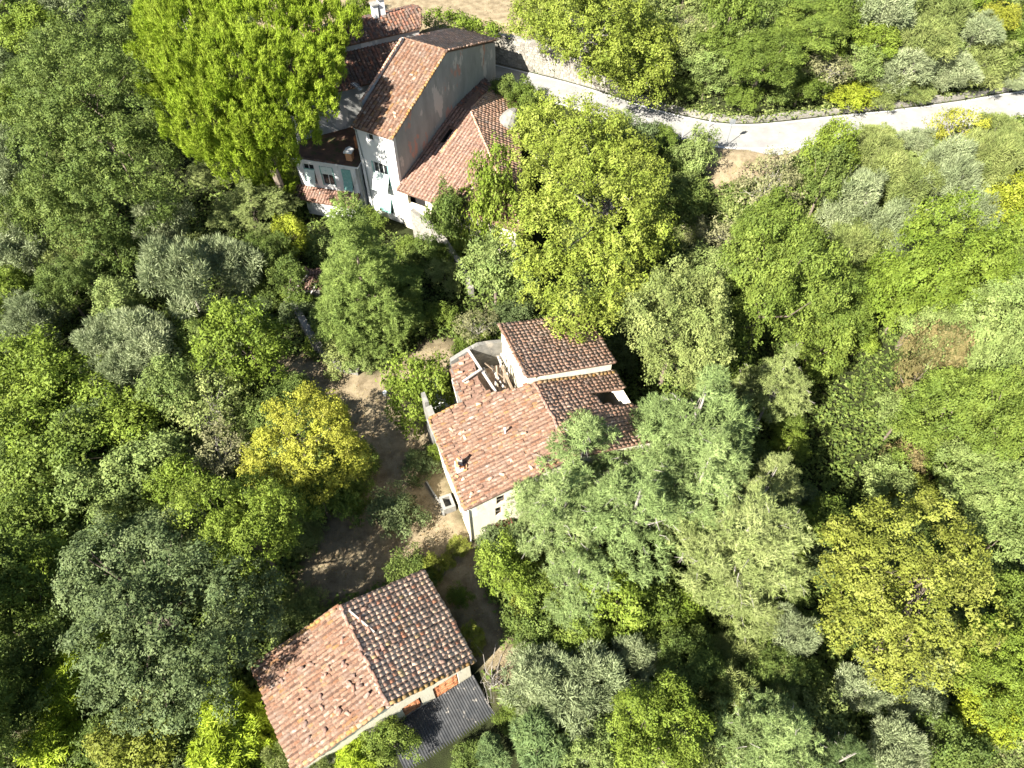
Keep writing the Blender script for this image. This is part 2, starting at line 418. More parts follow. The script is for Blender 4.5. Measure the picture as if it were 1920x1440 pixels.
sb = N.new('ShaderNodeMath'); sb.operation = 'SUBTRACT'; L.new(n2.outputs[0], sb.inputs[0]); sb.inputs[1].default_value = .72
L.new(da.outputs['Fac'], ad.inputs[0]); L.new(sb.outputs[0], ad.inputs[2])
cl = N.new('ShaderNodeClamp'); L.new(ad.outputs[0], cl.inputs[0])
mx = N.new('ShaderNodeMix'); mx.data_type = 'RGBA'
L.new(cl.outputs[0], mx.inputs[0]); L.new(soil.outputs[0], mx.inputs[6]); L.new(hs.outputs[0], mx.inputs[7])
L.new(mx.outputs[2], P.inputs['Base Color']); P.inputs['Roughness'].default_value = .95; P.inputs['Specular IOR Level'].default_value = .1
bp = N.new('ShaderNodeBump'); bp.inputs['Strength'].default_value = .6; bp.inputs['Distance'].default_value = .12
L.new(n3.outputs[0], bp.inputs['Height']); L.new(bp.outputs[0], P.inputs['Normal'])
tag(link('ground', me, None, gm), kind='structure')

def ribbon(name, line, offs0, offs1, dz, mat, thick=0.0, kind='structure'):
    """strip along a plan polyline between two sideways offsets, following the ground"""
    line = np.array(line); pts = []
    for (a, b) in zip(line[:-1], line[1:]):
        n = max(2, int(np.hypot(*(b - a)) / 0.8))
        pts += [a + (b - a) * k / n for k in range(n)]
    pts.append(line[-1]); pts = np.array(pts)
    for _ in range(6): pts[1:-1] = (pts[:-2] + 2 * pts[1:-1] + pts[2:]) / 4
    d = np.gradient(pts, axis=0); d /= np.linalg.norm(d, axis=1)[:, None]
    n_ = np.stack([-d[:, 1], d[:, 0]], -1)
    a, b = pts + n_ * offs0, pts + n_ * offs1
    k = len(pts)
    V = np.concatenate([np.c_[a, np.full(k, ROAD_Z + dz)], np.c_[b, np.full(k, ROAD_Z + dz)]])
    i = np.arange(k - 1)
    return tag(link(name, np_mesh(name, V, np.stack([i, i + 1, i + 1 + k, i + k], -1)[:, ::-1], mat), None), kind=kind), pts, n_

road_o, RP, RN = ribbon('road', ROAD, -2.35, 2.35, .03, M['asphalt'])
line_mesh = ribbon('edge_line', ROAD, 2.05, 2.17, .036, M['paint'])[0]
line_mesh2 = ribbon('edge_line', ROAD, -2.17, -2.05, .036, M['paint'])[0]
for o in (line_mesh, line_mesh2):
    o.parent = road_o; del o['kind']
# lay-by apron on the near side of the road
ap = [at(*p, ROAD_Z) for p in [(1405, 283), (1430, 288), (1455, 292), (1480, 288), (1510, 276), (1510, 262), (1405, 268)]]
MB().add([(x, y, ROAD_Z + .022) for x, y in ap], [tuple(range(len(ap)))]).build('passing_bay', M['asphalt'])
tag(bpy.data.objects['passing_bay'], kind='structure')

# ------------------------------------------------------------------ roof tiles
PIT, EXP = 0.30, 0.36
def tile_unit(w=PIT, l=EXP + .07, r=.108, h=.085):
    """one pan tile with the barrel tile that covers its joint; front edge at y=0, running up the slope"""
    V, Fc = [], []
    n = 5
    for j, (y, s, dz) in enumerate([(0, 1.0, .035), (l, .78, .0)]):
        for k in range(n + 1):
            a = math.pi * k / n
            V.append((-math.cos(a) * r * s, y, math.sin(a) * h * s + dz))
    for k in range(n): Fc.append((k, k + 1, n + 2 + k, n + 1 + k))
    for k in range(n): 
        pass
    b = len(V)
    V += [(-math.cos(math.pi * k / n) * r * .8, 0, math.sin(math.pi * k / n) * h * .8 + .03) for k in range(n + 1)]
    for k in range(n): Fc.append((k, b + k, b + k + 1, k + 1))
    b = len(V)
    x0, x1 = r * .55, w - r * .55
    V += [(x0, 0, .034), (x1, 0, .034), (x1, l, .004), (x0, l, .004), (x0, 0, .0), (x1, 0, .0)]
    Fc += [(b, b + 1, b + 2, b + 3), (b + 4, b + 5, b + 1, b)]
    V = np.array(V); V[:, 0] -= w * .25
    return V, np.array(Fc)
TV, TF = tile_unit()
TV2, _ = tile_unit(r=.12, h=.052)
TMI = np.array([0] * (len(TF) - 2) + [1, 1], np.int32)
tile_me = {}
def tile_mesh(mat):
    if mat.name not in tile_me:
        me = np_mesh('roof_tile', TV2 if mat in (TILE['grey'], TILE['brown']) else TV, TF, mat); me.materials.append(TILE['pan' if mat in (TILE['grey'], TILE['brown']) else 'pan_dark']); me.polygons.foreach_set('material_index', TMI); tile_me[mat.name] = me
    return tile_me[mat.name]
def barrel(l=.42, r0=.13, r1=.10, n=6):
    V, Fc = [], []
    for y, r in ((0, r0), (l, r1)):
        for k in range(n + 1):
            a = math.pi * k / n
            V.append((-math.cos(a) * r, y, math.sin(a) * r * .85 + (.02 if y == 0 else 0)))
    m = n + 1
    for y, r in ((0, r0 * .82), (l, r1 * .82)):
        for k in range(m):
            a = math.pi * k / n
            V.append((-math.cos(a) * r, y, math.sin(a) * r * .85 + (.02 if y == 0 else 0) - .005))
    for k in range(n):
        Fc += [(k, k + 1, m + k + 1, m + k), (2 * m + k, 3 * m + k, 3 * m + k + 1, 2 * m + k + 1), (k, 2 * m + k, 2 * m + k + 1, k + 1), (m + k, m + k + 1, 3 * m + k + 1, 3 * m + k)]
    return np.array(V), np.array(Fc)
BV, BF = barrel()
barrel_me = {}
def barrel_mesh(mat):
    if mat.name not in barrel_me: barrel_me[mat.name] = np_mesh('ridge_tile', BV, BF, mat)
    return barrel_me[mat.name]

def roof_tiles(poly, rng, jit=1.0, skip=None, pit=PIT, exp=EXP):
    """matrices (4x4) of the tiles on a planar face; poly[0]->poly[1] is the eave, counter-clockwise from above"""
    P0 = [Vector(p) for p in poly]
    a = (P0[1] - P0[0]).normalized()
    nrm = Vector((0, 0, 0))
    for p, q in zip(P0, P0[1:] + P0[:1]): nrm += p.cross(q)
    nrm.normalize()
    if nrm.z < 0: nrm = -nrm
    s = nrm.cross(a).normalized()
    pts = [((p - P0[0]).dot(a), (p - P0[0]).dot(s)) for p in P0]
    a0, a1 = min(p[0] for p in pts), max(p[0] for p in pts)
    s1 = max(p[1] for p in pts)
    out = []
    nc = int((a1 - a0) / pit)
    for i in range(nc):
        cx = a0 + (i + .5) * (a1 - a0) / nc
        wob = rng.normal(0, .02)
        for j in range(int(s1 / exp) + 1):
            cy = j * exp
            if not in_poly(np.array([cx]), np.array([cy + exp * .5]), pts)[0]: continue
            if skip and skip(cx, cy): continue
            o = P0[0] + a * (cx + wob + rng.normal(0, .008) * jit) + s * (cy - .06 + rng.normal(0, .028) * jit + .05 * math.sin(cx * 1.3)) + nrm * (.02 + abs(rng.normal(0, .012)) * jit + .022 * jit * (1 + math.sin(.8 * cx + 1.3) * math.sin(.95 * cy + .4 * cx)))
            yaw = rng.normal(0, .05) * jit
            m = Matrix((a, s, nrm)).transposed().to_4x4() @ Matrix.Rotation(yaw, 4, 'Z') @ Matrix.Rotation(rng.normal(0, .015) * jit, 4, 'X') @ Matrix.Diagonal((pit / PIT, exp / EXP, pit / PIT, 1))
            m.translation = o
            out.append(m)
    return out

def lay_tiles(roof, sets, house, rng, limit=300, name='roof_tile'):
    """sets: list of (matrix list, material, base verts, base faces, mesh getter); the nearest ones singly, the rest joined"""
    W = house.matrix_basis
    allt = [(( (W @ m).translation - cam.location).length, k, i) for k, st in enumerate(sets) for i, m in enumerate(st[0])]
    allt.sort()
    single = set((k, i) for _, k, i in allt[:limit])
    for k, (ms, mat) in enumerate(sets):
        rest = []
        for i, m in enumerate(ms):
            if (k, i) in single:
                o = bpy.data.objects.new(name, tile_mesh(mat)); C.objects.link(o)
                o.parent = roof; o.matrix_local = m
            else: rest.append(m)
        if rest:
            A = np.array([np.array(m) for m in rest])
            tv_ = TV2 if mat in (TILE['grey'], TILE['brown']) else TV
            Vh = np.c_[tv_, np.ones(len(tv_))]
            VV = np.einsum('nij,vj->nvi', A, Vh)[..., :3]
            FF = TF[None] + (np.arange(len(rest)) * len(TV))[:, None, None]
            tint = np.repeat(rng.random(len(rest)), len(TF))
            me = np_mesh('tile_field', VV.reshape(-1, 3), FF.reshape(-1, 4), mat, tint)
            me.materials.append(TILE['pan' if mat in (TILE['grey'], TILE['brown']) else 'pan_dark']); me.polygons.foreach_set('material_index', np.tile(TMI, len(rest)))
            o = link('tile_field', me, roof)
            o['kind'] = 'stuff'

def ridge_row(roof, p, q, mat, rng, name='ridge_tile', up=(0, 0, 1), lift=.05, step=.36, jit=1.0):
    p, q = Vector(p), Vector(q)
    d = (q - p); L_ = d.length; d.normalize()
    s = d.cross(Vector(up)).normalized(); n = s.cross(d)
    for k in range(int(L_ / step)):
        o = bpy.data.objects.new(name, barrel_mesh(mat)); C.objects.link(o); o.parent = roof
        m = Matrix((s, d, n)).transposed().to_4x4() @ Matrix.Rotation(rng.normal(0, .05) * jit, 4, 'Z')
        m.translation = p + d * (k * step) + n * (lift + rng.normal(0, .012) * jit) + s * rng.normal(0, .015) * jit
        o.matrix_local = m

def loose(roof, pts, mat, rng):
    """slipped tiles lying askew on a slope: pts = (point, normal)"""
    for p, n in pts:
        o = bpy.data.objects.new('roof_tile', barrel_mesh(mat)); C.objects.link(o); o.parent = roof
        n = Vector(n); m = n.to_track_quat('Z', 'Y').to_matrix().to_4x4() @ Matrix.Rotation(rng.random() * 6.28, 4, 'Z') @ Matrix.Rotation(rng.normal(0, .15), 4, 'X')
        m.translation = Vector(p) + n * .11
        o.matrix_local = m
        o['label'] = 'slipped barrel tile lying askew on the slope'

def deck(poly, mat, parent, t=.1, name='roof'):
    return MB().slab(poly, t).build(name, mat, parent)

def house_empty(name, x, y, az, z=0):
    return empty(name, (x, y, z), -math.radians(az))

def window(parent, p0, d, a0, a1, z0, z1, depth=.14, mull=1, frame=None, name='window'):
    """framed dark pane set back in a wall hole; p0 plan start of the wall, d its plan direction (unit), outward is to the right of d"""
    fr = MB(); p0 = Vector((p0[0], p0[1], 0)); d = Vector((d[0], d[1], 0)); inn = Vector((-d.y, d.x, 0))
    b = p0 + inn * depth
    t = .06
    def P(a, z, o=0): w = b + d * a + inn * o; return (w.x, w.y, z)
    for a in [a0 + t / 2, a1 - t / 2] + [a0 + (a1 - a0) * (k + 1) / (mull + 1) for k in range(mull)]:
        fr.bar(P(a, z0 + .002), P(a, z1 - .002), t, .07, up=tuple(inn))
    for z in (z0 + t / 2, z1 - t / 2):
        fr.bar(P(a0 + t, z, .004), P(a1 - t, z, .004), .06, t)
    w = fr.build(name, frame or M['frame'], parent)
    pn = MB(); A, B = P(a0, z0, .05), P(a1, z1, .05)
    pn.hexa([P(a0 + .01, z0 + .01, .045), P(a1 - .01, z0 + .01, .045), P(a1 - .01, z0 + .01, .065), P(a0 + .01, z0 + .01, .065),
             P(a0 + .01, z1 - .01, .045), P(a1 - .01, z1 - .01, .045), P(a1 - .01, z1 - .01, .065), P(a0 + .01, z1 - .01, .065)]).build('pane', M['glass'], w)
    return w

# ------------------------------------------------------------------ buildings
trng = np.random.default_rng(11)

# ---- barn at the front
BARN_O, BARN_AZ = (-7.48, 10.0), -31.5
barn = house_empty('barn', *BARN_O, BARN_AZ)
tag(barn, 'barn in the foreground, tiled gable roof orange on the left slope, grey on the right', 'barn')
w = MB()
def gable_wall(mb, x0, x1, xr, y0, y1, ze0, zr, ze1, zb, holes=()):
    """gable end: rectangular part with holes facing -y plus the triangle above"""
    zt = min(ze0, ze1)
    mb.wall((x0, y0), (x1, y0), zb, zt, y1 - y0, holes)
    mb.prism_y([(x0, zt), (x1, zt), (x1, ze1 + .001), (xr, zr), (x0, ze0 + .001)], y0, y1)
gable_wall(w, -5.8, 5.62, 0, .08, .48, 3.72, 5.22, 3.86, -2.5, [(5.8 + .75, 5.8 + 2.05, .3, 2.5), (5.8 + 2.93, 5.8 + 4.72, .0, 2.6)])
w.prism_y([(-5.8, -1), (5.62, -1), (5.62, 3.86), (0, 5.22), (-5.8, 3.72)], 6.15, 6.5)
w.box(-5.8, -5.4, .481, 6.149, -1, 3.70); w.box(5.22, 5.62, .481, 6.149, -1, 3.84)
w.build('wall', M['plaster_cream'], barn)
MB().box(-5.3, 5.1, .6, 6.1, -.9, -.6).build('floor', M['dark'], barn)  # floor coloured near-black as the unlit inside of the barn
# brick lattice ventilation panels in the front wall
for gx0, gx1, gz0, gz1 in [(.75, 2.05, .3, 2.5), (2.93, 4.72, .0, 2.6)]:
    g = MB().box(gx0 + .002, gx1 - .002, .34, .40, gz0 + .002, gz1 - .002).build('brick_grille', M['dark'], barn)  # black plate stands for the shade between the bricks
    bm_ = MB().box(-.125, .125, -.08, .08, -.05, .05)
    bme = None
    rows = int((gz1 - gz0) / .16)
    for r in range(rows):
        n = int((gx1 - gx0 - .1) / .27)
        for k in range(n):
            x = gx0 + .17 + k * .27 + (.06 if r % 2 else -.03)
            z = gz0 + .08 + r * .16
            if x > gx1 - .1: continue
            if bme is None:
                o = bm_.build('brick', M['brick'], g); bme = o.data
            else:
                o = link('brick', bme, g)
            o.location = (x, .2 + (.02 if k % 2 else 0) + trng.normal(0, .006), z)
            o.rotation_euler = (0, 0, trng.normal(0, .05))
rl = [(-6.15, 6.85, 3.93), (-6.05, -.12, 3.93), (.15, -.2, 5.55), (.15, 6.8, 5.55)]
rr = [(5.95, -.28, 4.0), (5.95, 6.75, 4.0), (.15, 6.8, 5.55), (.15, -.2, 5.55)]
roofL = deck(rl, M['tile_deck'], barn); roofR = deck(rr, M['tile_deck'], barn)
# tiles of both slopes: the nearest 300 singly
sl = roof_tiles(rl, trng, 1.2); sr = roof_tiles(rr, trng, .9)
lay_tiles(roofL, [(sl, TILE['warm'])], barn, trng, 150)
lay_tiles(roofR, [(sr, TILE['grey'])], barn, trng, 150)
ridge_row(roofR, (.15, 6.75, 5.57), (.15, -.2, 5.57), TILE['brown_sunlit'], trng, jit=2.2)
ridge_row(roofR, (5.9, -.22, 4.02), (0.25, -.16, 5.57), TILE['lichen'], trng, name='verge_tile', lift=.03)
ridge_row(roofL, (-6.0, -.08, 3.95), (0, -.16, 5.55), TILE['lichen'], trng, name='verge_tile', lift=.03)
ridge_row(roofL, (-6.1, 6.8, 3.95), (0, 6.75, 5.55), TILE['lichen'], trng, name='verge_tile', lift=.03)
nl = Vector((-.253, 0, .967)); pl = []
for _ in range(30):
    x, y = -trng.uniform(.6, 4.8), trng.uniform(.8, 5.0)
    pl.append(((x, y, 5.51 + x * .261), nl))
loose(roofL, pl, TILE['brown_sunlit'], trng)
loose(roofR, [((x, y, 5.58 - x * .267), (.26, 0, .966)) for x, y in [(.5, 2.6), (.9, 3.1), (1.3, 2.9), (.7, 5.2), (1.2, 5.9), (1.0, 4.3), (4.3, .6)]], TILE['brown_sunlit'], trng)
MB().bar((.5, 6.2, 5.62), (1.3, 4.2, 5.38), .1).build('fallen_batten', M['wood_grey'], roofR)

# ---- corrugated lean-to in front of the barn
lean = house_empty('lean_to_shed', *BARN_O, BARN_AZ)
tag(lean, 'lean-to shed with a dark grey corrugated roof against the barn front wall', 'shed')
LX0, LX1, LY0, LY1, LZ0, LZ1 = -.7, 5.75, -6.2, .02, .40, -.60
nsh = 6
wv = (LX1 - LX0) / nsh
for row in range(2):
    ya, yb = (LY1, (LY0 + LY1) / 2 - .1) if row == 0 else ((LY0 + LY1) / 2 + .1, LY0)
    for k in range(nsh):
        x0 = LX0 + k * wv - (.04 if k else 0); x1 = LX0 + (k + 1) * wv + .02
        n = int((x1 - x0) / .0345)
        V, Fc = [], []
        for j, y in enumerate((ya, yb)):
            z = LZ0 + (LZ1 - LZ0) * (LY1 - y) / (LY1 - LY0) + (.03 if row == 0 else 0) + .006 * (k % 2)
            for i in range(n + 1):
                x = x0 + (x1 - x0) * i / n
                V.append((x, y, z + .028 * math.sin(2 * math.pi * (x - LX0) / .172)))
        for i in range(n): Fc.append((i, n + 1 + i, n + 2 + i, i + 1))
        V2 = [(a, b, c - .012) for a, b, c in V]; m_ = len(V)
        Fc += [tuple(m_ + i for i in f[::-1]) for f in Fc]
        Fc += [(n + 1 + i, m_ + n + 1 + i, m_ + n + 2 + i, n + 2 + i) for i in range(n)]
        link('corrugated_sheet', np_mesh('corrugated_sheet', V + V2, Fc, M['fibre_cement_shaded']), lean)
fr = MB()
for x in (LX0 + .1, 1.4, 3.5, LX1 - .1):
    fr.bar((x, LY1, LZ0 - .12), (x, LY0 + .1, LZ1 - .12), .09, .12)
fr.build('rafters', M['wood'], lean)
for x in (LX0 + .15, 2.4, LX1 - .15):
    MB().box(x - .07, x + .07, LY0 + .25, LY0 + .39, -3.2, LZ1 - .14).build('post', M['wood'], lean)
MB().box(LX0 + .05, LX0 + .25, LY0 + .5, -.2, -3.2, -.75).build('side_wall', M['plaster_cream'], lean)

# ---- lower farmhouse in the middle
LH_O, LH_AZ = (-3.25, 22.66), -22.0
lh = house_empty('farmhouse', *LH_O, LH_AZ)
tag(lh, 'ruined farmhouse in the middle, brick-red tiled roof with a chimney stub and a collapsed corner', 'house')
SL = 2.0 / 8.1
zl = lambda x: 5.5 + SL * x
zr_ = lambda x: 7.5 - .27 * (x - 8.1)
w = MB()
gable_wall(w, 0.25, 14.9, 8.1, .12, .52, 5.46, 7.36, 5.48, -.6, [(2.12, 2.78, 4.25, 5.35), (2.0, 2.5, 2.55, 3.75), (2.2, 3.1, -.6, 1.15)])
w.wall((.25, 8.2), (.25, .521), -.6, 5.44, .4, [(3.6, 4.4, 2.6, 3.7), (5.6, 6.3, .0, 2.0)])
w.box(14.5, 14.9, .521, 6.9, -.6, 5.5)
w.box(.65, 2.9, 7.9, 8.2, -.6, 5.6)
w.build('wall', M['plaster_cream'], lh)
w = MB()
w.box(2.95, 3.25, 8.21, 11.5, -.6, 6.25)                     # outer wall of the wing behind
w.box(4.75, 5.0, 12.2, 12.5, -.6, 7.0)
w.prism_y([(3.2, -.6), (7.6, -.6), (7.6, 6.6), (6.6, 6.9), (5.6, 7.1), (4.6, 6.8), (3.25, 6.2)], 12.25, 12.6)
w.build('ruined_wall', M['ruin'], lh)
MB().box(3.3, 7.55, 8.0, 12.2, 3.2, 4.0).build('rubble_floor', M['debris'], lh)
w = MB()
w.box(7.6, 7.95, 7.05, 12.4, -.6, 8.32)                      # tall white side wall of the upper part
w.wall((7.96, 7.05), (14.8, 7.05), -.6, 6.3, .35)
zu = lambda x: 8.55 - .235 * (x - 7.6)
w.prism_y([(7.96, 6.301), (14.8, 6.301), (14.8, zu(14.8) - .15), (9.0, zu(9.0) - .15), (9.0, 7.75), (8.3, 7.75), (8.3, zu(8.3) - .15), (7.96, zu(7.96) - .15)], 7.05, 7.4)
w.box(14.45, 14.8, 7.41, 12.3, -.6, 6.9)
w.build('upper_wall', M['plaster_cream'], lh)
pL = [(0, 8.25, zl(0)), (-.02, -.1, zl(0)), (8.1, -.1, 7.5), (8.1, 6.95, 7.5), (6.2, 7.35, zl(6.2)), (4.75, 7.9, zl(4.75)), (4.55, 9.5, zl(4.55)), (5.0, 12.4, zl(5)), (2.85, 11.5, zl(2.85)), (2.8, 8.25, zl(2.8))]
pR = [(15.1, -.1, zr_(15.1)), (15.1, 3.4, zr_(15.1)), (12.3, 3.9, zr_(12.3)), (12.1, 5.2, zr_(12.1)), (14.7, 5.0, zr_(14.7)), (15.1, 5.4, zr_(15.1)), (15.1, 7.0, zr_(15.1)), (8.1, 7.0, 7.5), (8.1, -.1, 7.5)]
pU = [(15.0, 6.85, zu(15)), (15.0, 12.5, zu(15)), (7.45, 12.5, zu(7.45)), (7.45, 6.85, zu(7.45))]
dL = deck(pL, M['tile_deck'], lh); dR = deck(pR, M['tile_deck'], lh); dU = deck(pU, M['tile_deck'], lh)
lay_tiles(dL, [(roof_tiles(pL, trng, 1.3, skip=lambda a, q: (a < 1.6 and q > 3.4 and trng.random() < .4) or (a < .8 and trng.random() < .22) or trng.random() < .012), TILE['warm'])], lh, trng, 150)
lay_tiles(dR, [(roof_tiles(pR, trng, 1.2), TILE['brown'])], lh, trng, 75)
lay_tiles(dU, [(roof_tiles(pU, trng, 1.2), TILE['brown'])], lh, trng, 75)
ridge_row(dR, (8.1, 6.9, 7.52), (8.1, -.1, 7.52), TILE['brown_sunlit'], trng, jit=2.2)
ridge_row(dU, (7.45, 12.5, zu(7.45) + .02), (7.45, 6.8, zu(7.45) + .02), TILE['warm'], trng)
ridge_row(dU, (7.75, 12.5, zu(7.75) + .0), (7.75, 6.8, zu(7.75) + .0), TILE['warm'], trng, lift=.03)
ridge_row(dR, (15.0, 6.75, zr_(15.0) + .02), (8.2, 6.85, 7.52), TILE['lichen'], trng, name='verge_tile', lift=.04)
ridge_row(dL, (0.02, 8.1, 5.5), (.02, -.05, 5.5), TILE['lichen'], trng, name='verge_tile', lift=.03)
ridge_row(dL, (0.05, 8.15, 5.52), (2.8, 8.15, zl(2.8)), TILE['lichen'], trng, name='verge_tile', lift=.04)
loose(dL, [((x, y, zl(x)), (-.24, 0, .971)) for x, y in [(1.6, 5.6), (1.9, 5.4), (2.1, 5.7), (3.4, 1.0), (.9, .9), (2.2, 1.2), (5.2, .8), (.8, 2.2), (4.2, 1.6), (1.2, 6.5), (6.0, 3.3), (3.6, 7.4), (3.9, 9.6), (3.4, 10.8), (4.1, 11.4)]], TILE['brown'], trng)
window(lh, (.25, .12), (1, 0), 2.12, 2.78, 4.25, 5.35, mull=0, frame=M['wood'])
window(lh, (.25, .12), (1, 0), 2.0, 2.5, 2.55, 3.75, mull=0, frame=M['wood'])
window(lh, (.25, .12), (1, 0), 2.2, 3.1, -.6, 1.15, mull=1, frame=M['wood'])
# rust-red lattice porch over the lower opening
po = MB()
po.slab([(2.2, -.40, 1.24), (3.45, -.40, 1.24), (3.45, .1, 1.42), (2.2, .1, 1.42)], .05)
for x in (2.25, 3.4): po.box(x - .03, x + .03, -.40, -.34, -.6, 1.17)
for k in range(5): po.box(2.28 + k * .17, 2.31 + k * .17, -.38, -.355, -.1, 1.1)
for k in range(5): po.box(2.28, 3.0, -.378, -.357, .0 + k * .25, .03 + k * .25)
po.build('porch_lattice', M['rust'], lh)
# chimney stub, flue pipe, gutter and downpipe
ch = MB()
ch.box(.42, .95, 2.75, 3.3, 5.5, 6.15).box(.42, .62, 2.75, 3.3, 6.151, 6.55).box(.621, .95, 3.12, 3.3, 6.151, 6.85)
cho = ch.build('chimney_stub', M['mortar'], lh)
bme = None
for k, (x, y, z) in enumerate([(.5, 2.8, 6.62), (.55, 3.15, 6.65), (.75, 3.2, 6.92), (.85, 2.85, 6.22), (.7, 2.9, 6.24), (.98, 2.65, 5.98), (.3, 2.55, 5.75), (1.15, 2.95, 6.03), (.52, 2.98, 6.70)]):
    if bme is None: o = MB().box(-.13, .13, -.07, .07, -.05, .05).build('brick', M['brick'], cho); bme = o.data
    else: o = link('brick', bme, cho)
    o.location = (x, y, z); o.rotation_euler = (trng.normal(0, .2), trng.normal(0, .2), trng.random() * 3)
MB().tube([(4.6, 4.04, 6.5), (4.6, 4.04, 7.4)], [.07, .07], 8).tube([(4.6, 4.04, 7.35), (4.6, 4.04, 7.5)], [.12, .03], 8).build('flue_pipe', M['white_metal'], lh)
MB().tube([(-.1, 8.2, 5.42), (-.1, -.05, 5.36)], [.055, .055], 6).build('gutter', M['metal_pipe'], lh)
MB().tube([(-.08, .0, 5.34), (.16, .02, 5.0), (.18, .02, -.4)], [.045] * 3, 6).build('downpipe', M['white_metal'], lh)
# collapsed roof timbers in the hole
for k in range(15):
    p = (5.2 + trng.random() * 2.2, 7.8 + trng.random() * 2.6, 4.05 + trng.random() * .6)
    q = (5.2 + trng.random() * 2.3, 9.2 + trng.random() * 2.6, 5.0 + trng.random() * 1.9)
    MB().bar(p, q, .10 + trng.random() * .06).build('fallen_beam', M['wood_grey'] if k % 3 else M['wood'], lh)
MB().bar((4.7, 12.2, 7.05), (5.4, 8.0, 6.4), .16).build('fallen_beam', M['wood_grey'], lh)
MB().bar((3.3, 9.6, 6.75), (5.0, 9.9, 7.2), .14).build('fallen_beam', M['wood_grey'], lh)
# remaining corner of the missing back bay: wall stump, pole, white slab and box
MB().prism_y([(.1, -.3), (.55, -.3), (.55, 5.7), (.1, 5.55)], 8.3, 9.2).prism_y([(.1, -.3), (.4, -.3), (.4, 6.2), (.1, 6.2)], 9.201, 10.2).build('wall_stump', M['ruin'], lh)
MB().box(.7, 2.94, 10.6, 13.6, -.3, 2.9).build('white_slab', M['plaster_white'], lh)
MB().tube([(2.6, 8.6, 4.5), (2.75, 10.6, 6.1)], [.05, .05], 6).build('pole', M['wood_grey'], lh)

ac = empty('water_tank', (0, 0, 0)); tag(ac, 'small white box with a dark emblem beside the back edge of the farmhouse roof', 'tank')
x_, y_ = at(865, 762, 5.2)
ac.location = (x_, y_, 4.6); ac.rotation_euler = (0, 0, math.radians(20))
MB().box(-.55, .55, -.28, .28, 0, .62).build('box', M['white_metal'], ac)
em = MB()
for k in range(7): em.bar((-.38 + k * .06, -.18 + .05 * (k % 2), .625), (-.34 + k * .06, .12 - .07 * (k % 3), .625), .05, .012)
em.build('emblem', M['dark'], ac)
MB().box(-.4, -.3, -.2, .2, -4.9, -.001).box(.3, .4, -.2, .2, -4.9, -.001).build('leg', M['metal_pipe'], ac)

# ---- trough beside the farmhouse
tr = house_empty('trough', *LH_O, LH_AZ); tag(tr, 'grey concrete water trough with a dark square opening beside the farmhouse wall', 'trough')
MB().box(-.95, -.75, 2.9, 4.1, -.1, .8).box(-.2, .0, 2.9, 4.1, -.1, .8).box(-.749, -.201, 2.9, 3.1, -.1, .8).box(-.749, -.201, 3.9, 4.1, -.1, .8).box(-.749, -.201, 3.101, 3.899, -.1, .05).build('basin', M['concrete'], tr)
MB().box(-1.1, -.951, 2.8, 3.4, -.1, .25).build('step', M['concrete'], tr)
kb = [at(p[0], p[1], 0) for p in [(800, 905), (812, 925), (830, 952)]]
kbm = MB()
for p, q in zip(kb[:-1], kb[1:]): kbm.bar((*p, .12), (*q, .12), .12, .3)
tag(kbm.build('garden_kerb', M['concrete']), 'low weathered kerb edging the drive beside the trough', 'kerb')

# ---- villa: tall main block
V_O, V_AZ = (-11.27, 58.88), 27.5
vi = house_empty('villa', *V_O, V_AZ)
tag(vi, 'tall narrow villa with white front, grey side wall and faded terracotta gable roof', 'house')
w = MB()
w.wall((-4.4, 0), (0, 0), -.5, 10.35, .4, [(1.4, 2.05, 9.3, 10.05), (2.9, 3.2, 9.5, 10.05), (1.45, 3.2, 4.3, 6.95), (1.75, 3.0, .7, 2.9)])
w.build('front_wall', M['plaster_white'], vi)
w = MB()
def prism_x(mb, prof, x0, x1):
    n = len(prof)
    a = [(x0, y, z) for y, z in prof]; b = [(x1, y, z) for y, z in prof]
    return mb.add(a + b, [tuple(range(n))[::-1], tuple(range(n, 2 * n))] + [(i, (i + 1) % n, (i + 1) % n + n, i + n) for i in range(n)])
prism_x(w, [(.401, -.5), (20.4, -.5), (20.4, 10.3), (10.4, 13.8), (.401, 10.4)], -.4, 0)
w.build('side_wall', M['render_grey'], vi)
w = MB(); prism_x(w, [(.401, -.5), (20.4, -.5), (20.4, 10.3), (10.4, 13.8), (.401, 10.4)], -4.8, -4.4)
w.box(-4.4, -.4, 20.0, 20.4, -.5, 10.3)
w.build('back_wall', M['render_grey'], vi)
MB().box(-4.39, -.41, .5, 1.2, -.4, 10.2).build('unlit_backing', M['dark'], vi)  # black slab stands for the unlit rooms behind the windows
f1 = [(-4.6, -.25, 10.45), (.12, -.25, 10.45), (.12, 10.4, 14.0), (-5.0, 10.4, 14.0)]
f2 = [(.12, 20.6, 10.5), (-5.4, 20.6, 10.5), (-5.0, 10.4, 14.0), (.12, 10.4, 14.0)]
d1 = deck(f1, M['tile_deck'], vi, .12); d2 = deck(f2, M['tile_deck'], vi, .12)
lay_tiles(d1, [(roof_tiles(f1, trng, .9, pit=.42, exp=.42), TILE['warm'])], vi, trng, 200)
lay_tiles(d2, [(roof_tiles(f2, trng, .9, pit=.42, exp=.42), TILE['brown'])], vi, trng, 95)
ridge_row(d1, (-4.9, 10.4, 14.03), (.1, 10.4, 14.03), TILE['warm'], trng)
ridge_row(d1, (.08, -.2, 10.5), (.08, 10.3, 14.0), TILE['lichen'], trng, name='verge_tile', lift=.04)
ridge_row(d2, (.08, 20.5, 10.53), (.08, 10.5, 14.0), TILE['brown'], trng, name='verge_tile', lift=.04)
